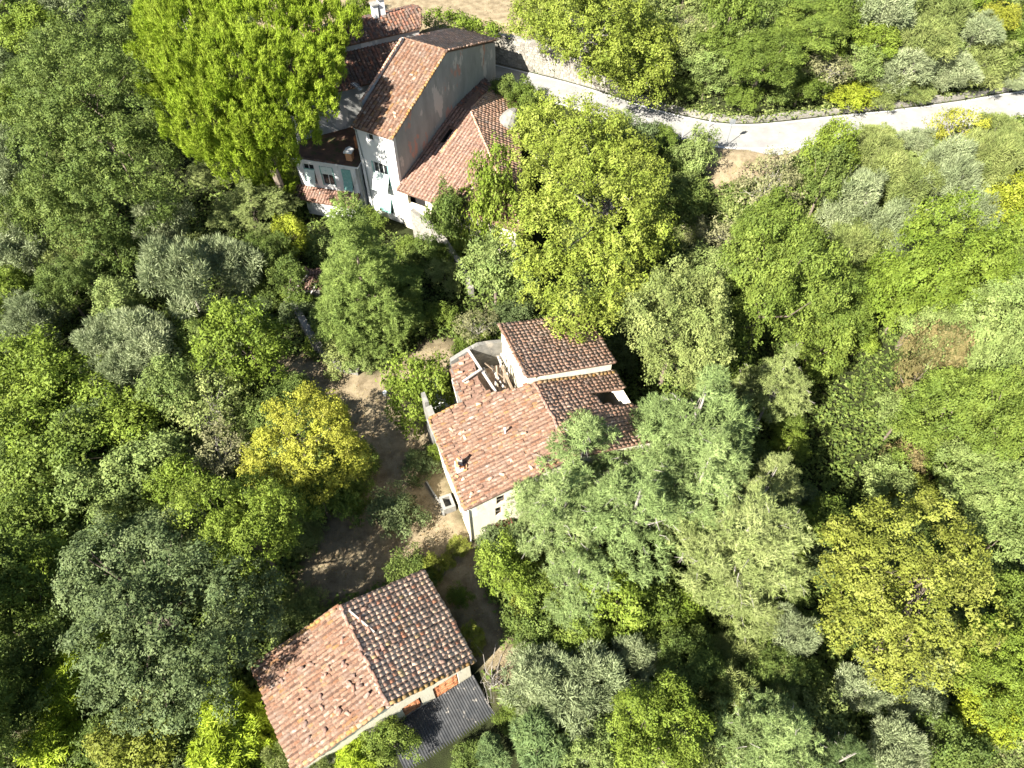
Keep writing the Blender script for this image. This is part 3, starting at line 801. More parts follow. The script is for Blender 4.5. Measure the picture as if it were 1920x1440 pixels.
loose(d1, [((x, y, 10.53 + y * .333), (0, -.316, .949)) for x, y in [(-.9, 4.2), (-1.6, 6.8), (-1.2, 6.6), (-.6, 3.1), (-1.3, 2.4), (-.7, 1.9)]], TILE['brown'], trng)
# parapet along the left edge of the roof
pw = MB()
for a in range(8):
    y0, y1 = 2.2 + a, 3.2 + a
    z0 = 10.5 + y0 * .333
    pw.hexa([(-5.0, y0, z0 - .6), (-4.75, y0, z0 - .6), (-4.75, y1, z0 - .27), (-5.0, y1, z0 - .27), (-5.0, y0, z0 + .4), (-4.75, y0, z0 + .4), (-4.75, y1, z0 + .73), (-5.0, y1, z0 + .73)])
ppt = pw.build('parapet', M['render_grey'], vi)
ridge_row(ppt, (-4.87, 2.1, 10.5 + 2.1 * .333 + .41), (-4.87, 10.2, 10.5 + 10.2 * .333 + .41), TILE['brown'], trng, name='coping_tile')
for h in [(1.4, 2.05, 9.3, 10.05, 0), (2.9, 3.2, 9.5, 10.05, 0), (1.45, 3.2, 4.3, 6.95, 2), (1.75, 3.0, .7, 2.9, 1)]:
    window(vi, (-4.4, 0), (1, 0), h[0], h[1], h[2], h[3], mull=h[4])
def blind(parent, xa, xb, zt, zb, out, mat, y=-.01):
    s = MB().hexa([(xa, y, zt), (xb, y, zt), (xb, y - out, zb), (xa, y - out, zb), (xa, y - .03, zt + .01), (xb, y - .03, zt + .01), (xb, y - out - .03, zb + .01), (xa, y - out - .03, zb + .01)]).build('propped_shutter', mat, parent)
    sl_ = MB(); n = int((zt - zb) / .11)
    for k in range(1, n):
        t = k / n
        sl_.bar((xa + .02, y - .035 - out * t, zt + (zb - zt) * t), (xb - .02, y - .035 - out * t, zt + (zb - zt) * t), .02, .035)
    sl_.build('slats', mat, s)
blind(vi, -3.0, -1.15, 5.85, 4.05, .75, M['shutter_pale'])
blind(vi, -2.75, -1.35, 2.95, 1.3, .5, M['shutter'])
MB().box(-3.06, -2.96, -.06, -.01, 4.2, 7.0).box(-1.2, -1.1, -.06, -.01, 4.2, 7.0).build('shutter_rail', M['shutter'], vi)
MB().tube([(-4.25, -.3, 10.42), (-4.2, -.1, 10.0), (-3.95, -.08, 6.2), (-3.95, -.08, 0)], [.05] * 4, 6).build('downpipe', M['metal_pipe'], vi)
# TV aerial on the parapet
aer = house_empty('tv_aerial', *V_O, V_AZ); tag(aer, 'white TV aerial on a thin mast beside the villa roof parapet', 'aerial')
MB().tube([(-5.1, 2.4, 9.5), (-5.1, 2.4, 13.0)], [.025, .025], 5).build('mast', M['metal_pipe'], aer)
ael = MB().bar((-6.1, 2.9, 12.9), (-4.6, 2.2, 12.9), .02)
for k in range(9): ael.bar((-6.0 + k * .17 - .12, 2.86 - k * .08 - .22, 12.92), (-6.0 + k * .17 + .12, 2.86 - k * .08 + .22, 12.92), .012)
ael.build('array', M['white_metal'], aer)

# ---- hip-roofed wing on the right of the villa
hw = house_empty('villa_side_wing', *V_O, V_AZ)
tag(hw, 'low side wing right of the villa, hipped pinkish tile roof with dark skylight hole', 'house')
PKX, PKY, PKZ = 1.73, 11.55, 7.5
_n = (Vector((3.95, 18.2, 5.35)) - Vector((14.4, -.75, 5.0))).cross(Vector((PKX, PKY, PKZ)) - Vector((14.4, -.75, 5.0)))
RX, RY = 1.1, 17.2
RZ = 5.0 - (_n.x * (RX - 14.4) + _n.y * (RY + .75)) / _n.z
hf = [(.03, -.75, 5.0), (14.4, -.75, 5.0), (PKX, PKY, PKZ), (.03, PKY, PKZ)]
hr = [(14.4, -.75, 5.0), (3.95, 18.2, 5.35), (RX, RY, RZ), (PKX, PKY, PKZ)]
hb = [(.03, RY + .5, PKZ - .1), (.03, PKY + .02, PKZ - .05), (PKX, PKY, PKZ), (RX, RY, RZ)]
# roof with a rectangular hole (old skylight) on the front slope
HX0, HX1, HY0, HY1 = 1.0, 1.65, 6.5, 8.5
HS = (PKZ - 5.0) / (PKY + .75)
zf = lambda y: 5.0 + (y + .75) * HS
hd = MB()
def hip_x(y): return 14.4 + (PKX - 14.4) * (y + .75) / (PKY + .75)
for x0, x1, y0, y1 in [(.03, None, -.75, HY0), (.03, HX0, HY0, HY1), (HX1, None, HY0, HY1), (.03, None, HY1, PKY)]:
    xa = x1 if x1 else hip_x(y0); xb = x1 if x1 else hip_x(y1)
    hd.slab([(x0, y0, zf(y0)), (xa, y0, zf(y0)), (xb, y1, zf(y1)), (x0, y1, zf(y1))], .12)
d1 = hd.build('roof', M['tile_deck'], hw)
d2 = deck(hr, M['tile_deck'], hw, .12); d3 = deck(hb, M['tile_deck'], hw, .12)
def skip_hole(a, s):
    y = -.75 + s * math.cos(math.atan(HS)); return HX0 - .1 < a < HX1 + .0 and HY0 - .4 < y < HY1
ft = roof_tiles(hf, trng, 1.0, pit=.38, exp=.40, skip=lambda a, s: skip_hole(a + .03, s))
lay_tiles(d1, [(ft, TILE['brown_sunlit'])], hw, trng, 180)
lay_tiles(d2, [(roof_tiles(hr, trng, 1.0, pit=.38, exp=.40), TILE['brown'])], hw, trng, 100)
lay_tiles(d3, [(roof_tiles(hb, trng, 1.4, pit=.38, exp=.40), TILE['dark'])], hw, trng, 20)
ridge_row(d1, (14.3, -.7, 5.05), (PKX + .05, PKY - .1, PKZ + .02), TILE['brown'], trng, name='hip_tile', lift=.06)
ridge_row(d2, (RX, RY, RZ + .02), (PKX, PKY + .1, PKZ + .02), TILE['brown'], trng, lift=.06)
MB().slab([(HX1 - .02, HY0 - 1.4, zf(HY0 - 1.4) + .10), (HX1 + .5, HY0 - 1.4, zf(HY0 - 1.4) + .10), (HX1 + .5, HY1, zf(HY1) + .10), (HX1 - .02, HY1, zf(HY1) + .10)], .05).build('flashing', M['brick'], hw)
MB().bar((1.75, HY0, zf(HY0) - .02), (1.75, HY1, zf(HY1) - .02), .06).build('skylight_bar', M['frame'], hw)
w = MB()
w.wall((.1, -.3), (13.4, -.3), -.5, 4.85, .4, [(.9, 3.0, 3.3, 4.6), (5.5, 6.8, 1.0, 2.6)])
w.bar((13.2, .3, 2.2), (4.0, 17.6, 2.2), .4, 5.6)
w.build('wall', M['plaster_cream'], hw)
MB().box(.2, 12.0, .6, .9, -.4, 4.7).build('unlit_backing', M['dark'], hw)  # black slab painted as the darkness behind the wing's openings
# rounded plaster chimney breast at the right eave
tw = MB()
rt = 1.15
tx, ty = 5.1, 13.4
n = 14
prof = [(2.5, 1.0), (5.6, 1.0), (6.1, .96), (6.55, .80), (6.9, .55), (7.1, .22)]
tw.tube([(tx + .10 * k, ty + .04 * k * k, z) for k, (z, _) in enumerate(prof)], [rt * r for _, r in prof], n)
two = tw.build('round_chimney_breast', M['ruin'], hw)
MB().tube([(tx - .1, ty - .3, 7.0), (tx + .9, ty + .35, 7.05)], [.05, .05], 5).build('capping_stone', M['plaster_white'], two)

# ---- white flat-roofed annex left of the villa
A_O, A_AZ = (-22.31, 62.25), 13.4
an = house_empty('villa_annex', *A_O, A_AZ)
tag(an, 'white flat-roofed annex with green shutters left of the tall villa', 'house')
w = MB()
w.wall((0, 0), (6.9, 0), -.5, 5.9, .35, [(.75, 1.95, 3.0, 5.35), (2.65, 4.0, 3.0, 5.35), (4.95, 6.0, 3.0, 5.4)])
w.wall((6.9, 0), (6.9, 2.4), -.5, 5.9, .35, [(.7, 1.5, 2.4, 4.4)])
w.wall((0, 7.2), (0, .351), -.5, 5.9, .35)
w.build('wall', M['plaster_white'], an)
MB().box(.36, 6.5, .8, 1.0, -.4, 5.6).build('unlit_backing', M['dark'], an)  # black slab in place of the unlit annex rooms
MB().box(-.25, 7.02, -.28, .15, 5.902, 6.05).box(6.75, 7.05, .151, 2.5, 5.902, 6.05).build('cornice', M['plaster_white'], an)
ro = MB().add([(-.3, -.22, 6.06), (7.0, -.22, 6.06), (7.0, 2.45, 6.07), (4.2, 7.0, 6.1), (-.6, 8.4, 6.1), (-.3, -.22, 5.96), (7.0, -.22, 5.96), (7.0, 2.45, 5.96), (4.2, 7.0, 5.96), (-.6, 8.4, 5.96)],
              [(0, 1, 2, 3, 4), (9, 8, 7, 6, 5), (0, 5, 6, 1), (1, 6, 7, 2), (2, 7, 8, 3), (3, 8, 9, 4), (4, 9, 5, 0)]).build('flat_roof', M['terrace'], an)
ridge_row(ro, (-.2, -.15, 6.06), (4.6, -.15, 6.06), TILE['dark'], trng, name='coping_tile', lift=.02)
for h in [(.75, 1.95, 3.0, 5.35, 1), (2.65, 4.0, 3.0, 5.35, 1), (4.95, 6.0, 3.0, 5.4, 0)]:
    window(an, (0, 0), (1, 0), *h[:4], mull=h[4])
blind(an, .78, 1.93, 4.75, 3.0, .5, M['shutter_pale'])
MB().box(.78, 1.93, -.05, -.005, 4.62, 4.85).build('shutter_rail', M['shutter'], an)
MB().box(2.68, 3.97, -.05, -.005, 4.45, 5.33).build('shutter', M['shutter_pale'], an)
MB().box(2.60, 2.69, -.07, -.003, 3.0, 5.38).box(3.971, 4.05, -.07, -.003, 3.0, 5.38).build('shutter_rail', M['shutter'], an)
MB().box(4.98, 5.97, -.05, -.005, 3.9, 5.38).build('shutter', M['shutter'], an)
blind(an, 4.98, 5.97, 3.9, 3.0, .3, M['shutter'], y=-.012)
# tiled pent roof and projecting ground floor
pp = [(-.5, -1.85, 2.1), (6.6, -1.85, 2.1), (6.6, -.02, 2.55), (-.5, -.02, 2.55)]
pd = deck(pp, M['tile_deck'], an, .14, 'pent_roof')
lay_tiles(pd, [(roof_tiles(pp, trng, 1.3), TILE['brown_sunlit'])], an, trng, 0)
MB().box(.9, 6.4, -1.5, -.05, -.6, 1.95).build('ground_floor', M['plaster_white'], an)
MB().tube([(-.4, -1.7, 2.0), (-.4, -1.7, -.3)], [.03, .03], 5).tube([(.05, -1.75, 2.0), (.05, -1.75, -.3)], [.03, .03], 5).build('thin_posts', M['white_metal'], an)
# annex chimney: brick with a white cap
MB().box(5.5, 6.15, .55, 1.15, 6.08, 7.0).build('chimney', M['brick'], an)
MB().add([(5.4, .45, 7.001), (6.25, .45, 7.001), (6.25, 1.25, 7.001), (5.4, 1.25, 7.001), (5.4, .45, 7.12), (6.25, .45, 7.12), (6.25, 1.25, 7.12), (5.4, 1.25, 7.12), (5.82, .45, 7.35), (5.82, 1.25, 7.35)],
         [(3, 2, 1, 0), (0, 1, 5, 8, 4), (2, 3, 7, 9, 6), (1, 2, 6, 5), (3, 0, 4, 7), (5, 6, 9, 8), (7, 4, 8, 9)]).build('chimney_cap', M['plaster_white'], an)
MB().box(5.7, 6.5, 2.7, 3.1, 6.11, 7.4).build('wall_stub', M['brick'], an)

# ---- rear wings behind the villa, in the stone pine's shade
W_O, W_AZ = (-15.4, 67.92), -26.0
rw = house_empty('rear_wing', *W_O, W_AZ)
tag(rw, 'dark tiled rear wing left of the villa roof under the stone pine', 'house')
MB().wall((-7, .25), (4.4, .25), -.5, 10.3, .4, [(4.0, 4.5, 8.2, 8.7)]).box(-7, -6.6, .651, 6, -.5, 10.3).build('wall', M['render_grey'], rw)
q1 = [(-7.2, -.1, 10.5), (4.9, -.1, 10.5), (8.8, 3.95, 12.0), (-7.2, 3.95, 12.0)]
q2 = [(-3.2, 3.85, 12.75), (8.3, 3.85, 12.75), (9.4, 6.4, 13.6), (-3.2, 6.4, 13.6)]
q3 = [(9.4, 9.2, 12.6), (-3.2, 9.2, 12.6), (-3.2, 6.4, 13.6), (9.4, 6.4, 13.6)]
e1, e2, e3 = deck(q1, M['tile_deck'], rw), deck(q2, M['tile_deck'], rw), deck(q3, M['tile_deck'], rw)
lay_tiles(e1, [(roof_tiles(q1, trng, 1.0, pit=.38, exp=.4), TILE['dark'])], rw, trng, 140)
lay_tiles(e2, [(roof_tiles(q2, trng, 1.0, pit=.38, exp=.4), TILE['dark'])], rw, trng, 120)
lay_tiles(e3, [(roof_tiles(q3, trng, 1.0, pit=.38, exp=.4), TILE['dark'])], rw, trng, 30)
ridge_row(e2, (-3.1, 6.4, 13.64), (9.4, 6.4, 13.64), TILE['dark'], trng)
ridge_row(e2, (8.3, 3.9, 12.8), (9.35, 6.4, 13.66), TILE['warm'], trng, name='verge_tile', lift=.05)
MB().box(-3, 8.1, 3.98, 4.3, -.5, 12.6).box(-3, 8.2, 8.7, 9.0, -.5, 12.5).prism_y([(-3, -.5), (-2.7, -.5), (-2.7, 12.6), (-3, 12.6)], 4.301, 8.699).hexa([(8.0, 4.301, -.5), (8.3, 4.301, -.5), (9.1, 8.69, -.5), (8.8, 8.69, -.5), (8.0, 4.301, 12.7), (8.3, 4.301, 12.7), (9.1, 8.69, 12.75), (8.8, 8.69, 12.75)]).build('upper_wall', M['render_grey'], rw)
MB().tube([(-2.3, .4, 10.4), (-2.3, .4, 11.8)], [.12, .12], 8).build('flue_pipe', M['white_metal'], rw)
cx_ = 4.6
MB().box(cx_ - .5, cx_ + .05, 6.2, 6.9, 13.2, 14.9).box(cx_ + .25, cx_ + .85, 6.3, 7.0, 13.2, 15.3).build('chimney', M['plaster_white'], rw)
MB().box(cx_ - .6, cx_ + .15, 6.1, 7.0, 14.901, 15.02).box(cx_ + .16, cx_ + .95, 6.2, 7.1, 15.301, 15.42).build('chimney_cap', M['concrete'], rw)

# ---- walls of the grounds
def poly_wall(name, pts, t, mat, label, cat='wall', zb=-.6):
    """pts = (x, y, top z); free-standing wall as one mesh with a slightly uneven top"""
    mb = MB(); P_ = []
    for (a, b) in zip(pts[:-1], pts[1:]):
        n = max(1, int(math.hypot(b[0] - a[0], b[1] - a[1]) / .7))
        P_ += [tuple(a[i] + (b[i] - a[i]) * k / n for i in range(3)) for k in range(n)]
    P_.append(pts[-1])
    for i in range(1, len(P_) - 1): P_[i] = (P_[i][0], P_[i][1], P_[i][2] + trng.normal(0, .04))
    L_, R_ = [], []
    for i, p in enumerate(P_):
        a, b = P_[max(i - 1, 0)], P_[min(i + 1, len(P_) - 1)]
        d = Vector((b[0] - a[0], b[1] - a[1], 0)).normalized(); nn = Vector((-d.y, d.x, 0)) * t / 2
        L_.append((p[0] + nn.x, p[1] + nn.y)); R_.append((p[0] - nn.x, p[1] - nn.y))
    n = len(P_)
    base = [min(float(zg(p[0], p[1])), p[2]) + zb for p in P_]
    V = [(*L_[i], P_[i][2]) for i in range(n)] + [(*R_[i], P_[i][2]) for i in range(n)] + [(*L_[i], base[i]) for i in range(n)] + [(*R_[i], base[i]) for i in range(n)]
    Fc = []
    for i in range(n - 1):
        Fc += [(i, n + i, n + i + 1, i + 1), (2 * n + i, i, i + 1, 2 * n + i + 1), (n + i, 3 * n + i, 3 * n + i + 1, n + i + 1)]
    Fc += [(0, 2 * n, 3 * n, n), (n - 1, 2 * n - 1, 4 * n - 1, 3 * n - 1)]
    mb.add(V, Fc)
    return tag(mb.build(name, mat), label, cat)

k0 = 2.85
wl = [(p[0] + n_[0] * k0, p[1] + n_[1] * k0) for p, n_ in zip(RP, RN)]
wl = [p for p in wl if -3.2 < p[0] < 62][::3]
sw = poly_wall('retaining_wall', [(x, y, ROAD_Z + max(.55, 3.55 - max(0, x - 3) * .26)) for x, y in wl], .55, M['stone_rubble'], 'rubble stone retaining wall along the far side of the road behind the villa')
# individual face stones that show on the wall near the villa
stone_me = []
for k in range(5):
    mb = MB(); r = trng.uniform(.8, 1.15, 8)
    c = [(-.5, -.5, -.5), (.5, -.5, -.5), (.5, .5, -.5), (-.5, .5, -.5), (-.5, -.5, .5), (.5, -.5, .5), (.5, .5, .5), (-.5, .5, .5)]
    mb.hexa([tuple(q * rr_ for q in p) for p, rr_ in zip(c, r)])
    me = bpy.data.meshes.new('stone'); me.from_pydata(mb.v, [], mb.f); me.update(); stone_me.append(me)
M['stone'] = tinted('wall_stone', [(0, (.17, .155, .13)), (.4, (.25, .23, .19)), (.7, (.32, .30, .25)), (1, (.21, .185, .15))], .3, 7)
for me in stone_me: me.materials.append(M['stone'])
cnt = 0
for (a, b) in zip(wl[:-1], wl[1:]):
    if a[0] < -3 or a[0] > 9: continue
    d = Vector((b[0] - a[0], b[1] - a[1], 0)); L_ = d.length; d /= L_; nn = Vector((d.y, -d.x, 0))
    z = ROAD_Z + .15
    top = ROAD_Z + max(.55, 3.55 - max(0, a[0] - 3) * .26) - .15
    while z < top and cnt < 298:
        x = 0.0; h = trng.uniform(.22, .36)
        while x < L_ and cnt < 298:
            l = trng.uniform(.35, .75)
            o = link('stone', stone_me[cnt % 5], sw); cnt += 1
            c_ = Vector((a[0], a[1], 0)) + d * (x + l / 2) + nn * .26
            o.location = (c_.x, c_.y, z + h / 2)
            o.rotation_euler = (0, trng.normal(0, .05), math.atan2(d.y, d.x))
            o.scale = (l * .88, .14, h * .82)
            x += l
        z += h
poly_wall('garden_wall', [(-9.9, 56.0, 4.4), (-8.2, 54.9, 3.6), (-6.6, 53.4, 2.6), (-5.3, 51.6, 1.9), (-4.4, 49.6, 1.5), (-3.9, 48.2, 1.3)], .5, M['stone_rubble'], 'sloping stone wall curving down from the villa corner past the ivy')
poly_wall('terrace_wall', [(-20.2, 45.4, 2.3), (-18.9, 43.3, 2.1), (-17.6, 41.2, 1.8), (-16.2, 39.9, 1.3), (-14.9, 39.2, .9), (-13.6, 38.9, .6)], .6, M['ruin'], 'crumbling whitewashed terrace wall at the foot of the dark conifer')
# ruined outhouse beside the conifer: tiles and beams
rh = empty('ruined_outhouse', (*at(572, 545, 1.5), 0)); tag(rh, 'collapsed outhouse heap of broken red tiles and grey beams left of the conifer', 'ruin')
MB().box(-1.6, 1.4, -.2, .1, -.3, 1.5).box(-1.6, -1.3, .101, 2.4, -.3, 1.8).build('wall', M['stone_rubble'], rh)
pr_ = [(-1.5, .1, 1.5), (1.5, .1, 1.5), (1.5, 2.2, 2.2), (-1.5, 2.2, 2.2)]
rd = deck(pr_, M['tile_deck'], rh); lay_tiles(rd, [(roof_tiles(pr_, trng, 2.5), TILE['brown_sunlit'])], rh, trng, 40)
for p, q in [((-2.2, -1.6, .9), (.3, 1.0, 2.6)), ((-.6, -1.5, 1.2), (-.5, .6, 2.5)), ((.2, -1.2, 1.0), (1.2, .3, 2.2)), ((-1.8, -1.0, .8), (-.3, -.6, 1.7))]:
    MB().bar(p, q, .13).build('fallen_beam', M['wood_grey'], rh)
loose(rd, [((trng.uniform(-2, 1.5), trng.uniform(-1.8, 0), .35), (0, 0, 1)) for _ in range(10)], TILE['brown'], trng)

# small white bucket beside the vine bush
bx, by = at(722, 738, .2)
MB().tube([(bx, by, 0), (bx, by, .42)], [.16, .2], 10).build('bucket', M['white_metal'])
tag(bpy.data.objects['bucket'], 'small white bucket on the dry grass beside the vine bush', 'bucket')
# roadside posts and the lamp whose shadow lies on the road
for k, ((px, py), h, lb) in enumerate([((1279, 258), 1.8, 'thin pale marker post on the near road edge above the dark bush'), ((1328, 240), 1.6, 'thin pale post on the near road verge beside the passing bay bush')]):
    x, y = at(px, py, ROAD_Z)
    t_ = MB().tube([(x, y, float(zg(x, y)) - .1), (x, y, float(zg(x, y)) + h)], [.045, .035], 6).build('marker_post', M['white_metal'])
    tag(t_, lb, 'post', 'posts along the road')
x, y = at(1361, 274, ROAD_Z)
lp = empty('road_sign', (x, y, float(zg(x, y)))); tag(lp, 'slender road sign post whose shadow falls across the pale road', 'sign')
MB().tube([(0, 0, -.2), (0, 0, 3.2)], [.045, .04], 6).build('pole', M['metal_pipe'], lp)
MB().box(-.28, .28, -.06, -.045, 2.55, 3.15).build('sign_plate', M['metal_pipe'], lp)

# ------------------------------------------------------------------ vegetation
vr = np.random.default_rng(23)
def unit(v): return v / (np.linalg.norm(v, axis=-1, keepdims=True) + 1e-9)

def quads(Pc, A, Nn, Lh, Wh, fold=.25):
    """pointed leaves, one triangle each: centre, long axis, normal, half length, half width"""
    S = unit(np.cross(Nn, A)); Nn = np.cross(A, S)
    Lh = Lh[:, None]; Wh = Wh[:, None]
    v = np.stack([Pc - A * Lh * .8 - S * Wh, Pc - A * Lh * .8 + S * Wh, Pc + A * Lh * 1.2 - Nn * Wh * fold], 1)
    n = len(Pc)
    return v.reshape(-1, 3), np.arange(n * 3).reshape(n, 3)

def clump_centres(lobes, rc, r, dens=1.0, low=-.35):
    out = []
    for (cx, cy, cz, ax, az_) in lobes:
        area = 4 * math.pi * ((ax * ax * 2 + az_ * az_) / 3) * (1 - low) / 2
        n = max(7, int(dens * area / (1.9 * rc * rc)))
        d = unit(r.normal(size=(n * 3, 3)))
        d = d[d[:, 2] > low][:n]
        k = (1.06 - .42 * r.random(len(d)) ** 1.6)[:, None]
        off = d * k * np.array([ax, ax, az_])
        if ax > 1.2:     # boughs are longer one way than the other
            th = r.uniform(0, 6.28); e_ = r.uniform(.78, 1.30)
            u_ = np.array([math.cos(th), math.sin(th), 0]); p_ = off @ u_
            off = off + np.outer(p_ * (e_ - 1), u_)
        c = np.array([cx, cy, cz]) + off
        # drop clumps buried deep in another lobe
        keep = np.ones(len(c), bool)
        for (ex, ey, ez, bx, bz) in lobes:
            if (ex, ey, ez) == (cx, cy, cz): continue
            q = np.linalg.norm((c - np.array([ex, ey, ez])) / np.array([bx, bx, bz]), axis=1)
            keep &= q > .62
        out.append(np.c_[c[keep], d[keep]])
    return np.concatenate(out)

def crown(style, lobes, r, leaf=.30, rc=1.0, cover=1.25, dens=1.0, low=-.35):
    cc = clump_centres(lobes, rc, r, dens, low)
    C0, D0 = cc[:, :3], cc[:, 3:]
    VV, FF, TT = [], [], []
    off = 0
    for c, d in zip(C0, D0):
        s = rc * r.uniform(.65, 1.25)
        tc_ = r.random()
        if style == 'broad':
            m_ = 7       # leaves sit in sprays round the twig ends
            ns = max(3, int(cover * 2 * math.pi * s * s / (leaf * leaf * .62) / m_))
            q = unit(r.normal(size=(ns, 3)) + d * .55 + np.array([0, 0, .35]))
            ps = c + q * s * (.30 + .78 * r.random(ns)[:, None] ** .6) * np.array([1, 1, .8])
            n = ns * m_
            q = np.repeat(q, m_, 0)
            p = np.repeat(ps, m_, 0) + r.normal(size=(n, 3)) * leaf * .85
            sn = np.repeat(r.normal(size=(ns, 3)) * .36, m_, 0)
            nn = unit(q * .8 + np.array([0, 0, .3]) + sn + r.normal(size=(n, 3)) * .24)
            ax = unit(np.cross(nn, r.normal(size=(n, 3))))
            sz = leaf * r.uniform(.65, 1.2, n)
            v, f = quads(p, ax, nn, sz * .62, sz * .42)
        elif style == 'olive':
            n = int(cover * 2 * math.pi * s * s / (leaf * leaf * .30))
            q = unit(r.normal(size=(n, 3)) + d * .8 + np.array([0, 0, .45]))
            p = c + q * s * (.25 + .85 * r.random(n)[:, None] ** .6)
            ax = unit(q + r.normal(size=(n, 3)) * .38 + np.array([0, 0, .15]))
            o_ = q * .9 + np.array([0, 0, .35]) + r.normal(size=(n, 3)) * .3
            nn = unit(o_ - ax * (o_ * ax).sum(1, keepdims=True) * .9)
            sz = leaf * r.uniform(.7, 1.3, n)
            v, f = quads(p, ax, nn, sz * .85, sz * .17, .1)
        elif style == 'bamboo':
            n = int(cover * 2 * math.pi * s * s / (leaf * leaf * .32))
            q = unit(r.normal(size=(n, 3)) + d * .6 + np.array([0, 0, .4]))
            p = c + q * s * (.2 + .85 * r.random(n)[:, None] ** .6)
            ax = unit(q * .9 + r.normal(size=(n, 3)) * .5 + np.array([0, 0, -.35]))
            nn = unit(np.cross(ax, np.cross(np.array([0, 0, 1.]), ax)) + r.normal(size=(n, 3)) * .3)
            sz = leaf * r.uniform(.7, 1.3, n)
            v, f = quads(p, ax, nn, sz * .9, sz * .18, .2)
        else:   # needles: tufts of thin blades round the shoot tips
            nt_ = int(cover * 2 * math.pi * s * s / (leaf * leaf * 1.1))
            q = unit(r.normal(size=(nt_, 3)) + d * .5 + np.array([0, 0, .5]))
            tip = c + q * s * (.35 + .65 * r.random(nt_)[:, None] ** .5) * (np.array([.8, .8, 1.35]) if style == 'brush' else np.array([1, 1, .75]))
            if style == 'brush':
                axis = unit(np.array([0, 0, 1.]) * 1.1 + d * .5 + r.normal(size=(nt_, 3)) * .18); m_ = 13; spread = .42
            else:
                axis = unit(q * .6 + np.array([0, 0, .5]) + r.normal(size=(nt_, 3)) * .3); m_ = 11; spread = .85
            ax = unit(np.repeat(axis, m_, 0) + r.normal(size=(nt_ * m_, 3)) * spread)
            L_ = leaf * r.uniform(.6, 1.15, nt_ * m_)
            base = np.repeat(tip, m_, 0)
            if style == 'brush': base = base + np.repeat(axis, m_, 0) * (r.random(nt_ * m_)[:, None] - .5) * leaf * 1.4
            p = base + ax * L_[:, None] * .5
            o_ = np.repeat(q * .9 + np.array([0, 0, .25]), m_, 0) + r.normal(size=ax.shape) * .3
            nn = unit(o_ - ax * (o_ * ax).sum(1, keepdims=True) * .92)
            v, f = quads(p, ax, nn, L_ * .55, L_ * (.09 if style == 'needle' else .12), 0)
            n = len(p)
        VV.append(v); FF.append(f + off); off += len(v)
        tl_ = np.repeat(r.random(ns), m_) if style == 'broad' else r.random(len(f))
        TT.append(np.clip(.5 * tc_ + .32 * tl_ + .18 * r.random(len(f)), 0, 1))
    return np.concatenate(VV), np.concatenate(FF), np.concatenate(TT), C0

def limbs(mb, C0, hc, R, r, base_r, n=7, lean=(0, 0), twigs=0, fork=.45):
    """trunk from the ground with limbs reaching into the crown"""
    t = hc * fork
    mb.tube([(0, 0, -.5), (lean[0] * .3, lean[1] * .3, t * .5), (lean[0] * .6, lean[1] * .6, t), (lean[0], lean[1], hc * .95)], [base_r * 1.25, base_r, base_r * .8, base_r * .3], 8)
    sel = C0[r.permutation(len(C0))[:n]]
    for k, c in enumerate(sel):
        f = r.uniform(.55, 1.0)
        s = np.array([lean[0] * f * .8, lean[1] * f * .8, min(t + (hc * .9 - t) * (f - .55) * 1.6, c[2] - .25)])
        if s[2] < .6: continue
        e = s + (c - s) * .93
        m_ = s + (c - s) * .5 + np.array([0, 0, .12 * np.linalg.norm(c - s)]) * (1 if c[2] < s[2] + 1 else -.6) + r.normal(size=3) * .15
        mb.tube([tuple(s), tuple(m_), tuple(e)], [base_r * .34, base_r * .2, base_r * .07], 5, cap=False)
        for _ in range(twigs):
            a = m_ + (e - m_) * r.random(); b = a + unit(r.normal(size=3) + np.array([0, 0, .4])) * r.uniform(.5, 1.3)
            mb.tube([tuple(a), tuple(b)], [base_r * .10, base_r * .03], 4, cap=False)

def rnd_lobes(R, r, hc, n, flat=.85, spread=.5, core=.60):
    # uneven crown: a core and boughs of different reach and height
    lob = [(r.normal(0, .1) * R, r.normal(0, .1) * R, hc, R * core, R * core * flat)]
    a0 = r.uniform(0, 6.28)
    for k in range(n + 2):
        a = a0 + 2 * math.pi * (k + r.uniform(-.45, .45)) / (n + 2)
        q = R * spread * r.uniform(.65, 1.35)
        s = R * r.uniform(.22, .50)
        lob.append((math.cos(a) * q, math.sin(a) * q, hc + R * r.uniform(-.5, .38), s, s * r.uniform(.7, 1.0)))
    for k in range(2):
        lob.append((r.normal(0, .25) * R, r.normal(0, .25) * R, hc + R * r.uniform(.3, .5), R * r.uniform(.22, .34), R * r.uniform(.2, .34)))
    return lob

# kind: (leaf style, nominal R, crown-centre height / R, flatness, leaf size, clump radius, cover, bark, limbs, trunk r / R)
KIND = {
 'broad':  ('broad', 4.2, 1.35, .88, 0.165, .85, .60, 'bark', 9, .05),
 'small':  ('broad', 2.4, 1.15, .88, 0.131, .58, .60, 'bark', 6, .05),
 'big':    ('broad', 6.5, 1.25, .85, 0.188, 1.05, .60, 'bark', 12, .05),
 'fine':   ('broad', 4.2, 1.30, .85, 0.143, .80, .52, 'bark', 10, .05),
 'bush':   ('broad', 1.8, .62, .80, 0.112, .46, .60, 'bark', 5, .04),
 'olive':  ('olive', 3.0, 1.05, .90, 0.204, .80, .62, 'bark_grey', 8, .06),
 'pine':   ('needle', 4.4, 2.2, 1.0, .31, .52, .80, 'bark', 18, .045),
 'bamboo': ('bamboo', 2.4, 1.2, 1.1, 0.340, .62, 1.25, 'wood', 9, .02),
 'twiggy': ('broad', 2.6, .80, .75, 0.128, .55, .20, 'bark_grey', 22, .03),
 'spruce': ('bamboo', 2.6, 1.5, 1.25, 0.289, .60, .75, 'bark', 8, .05),
}
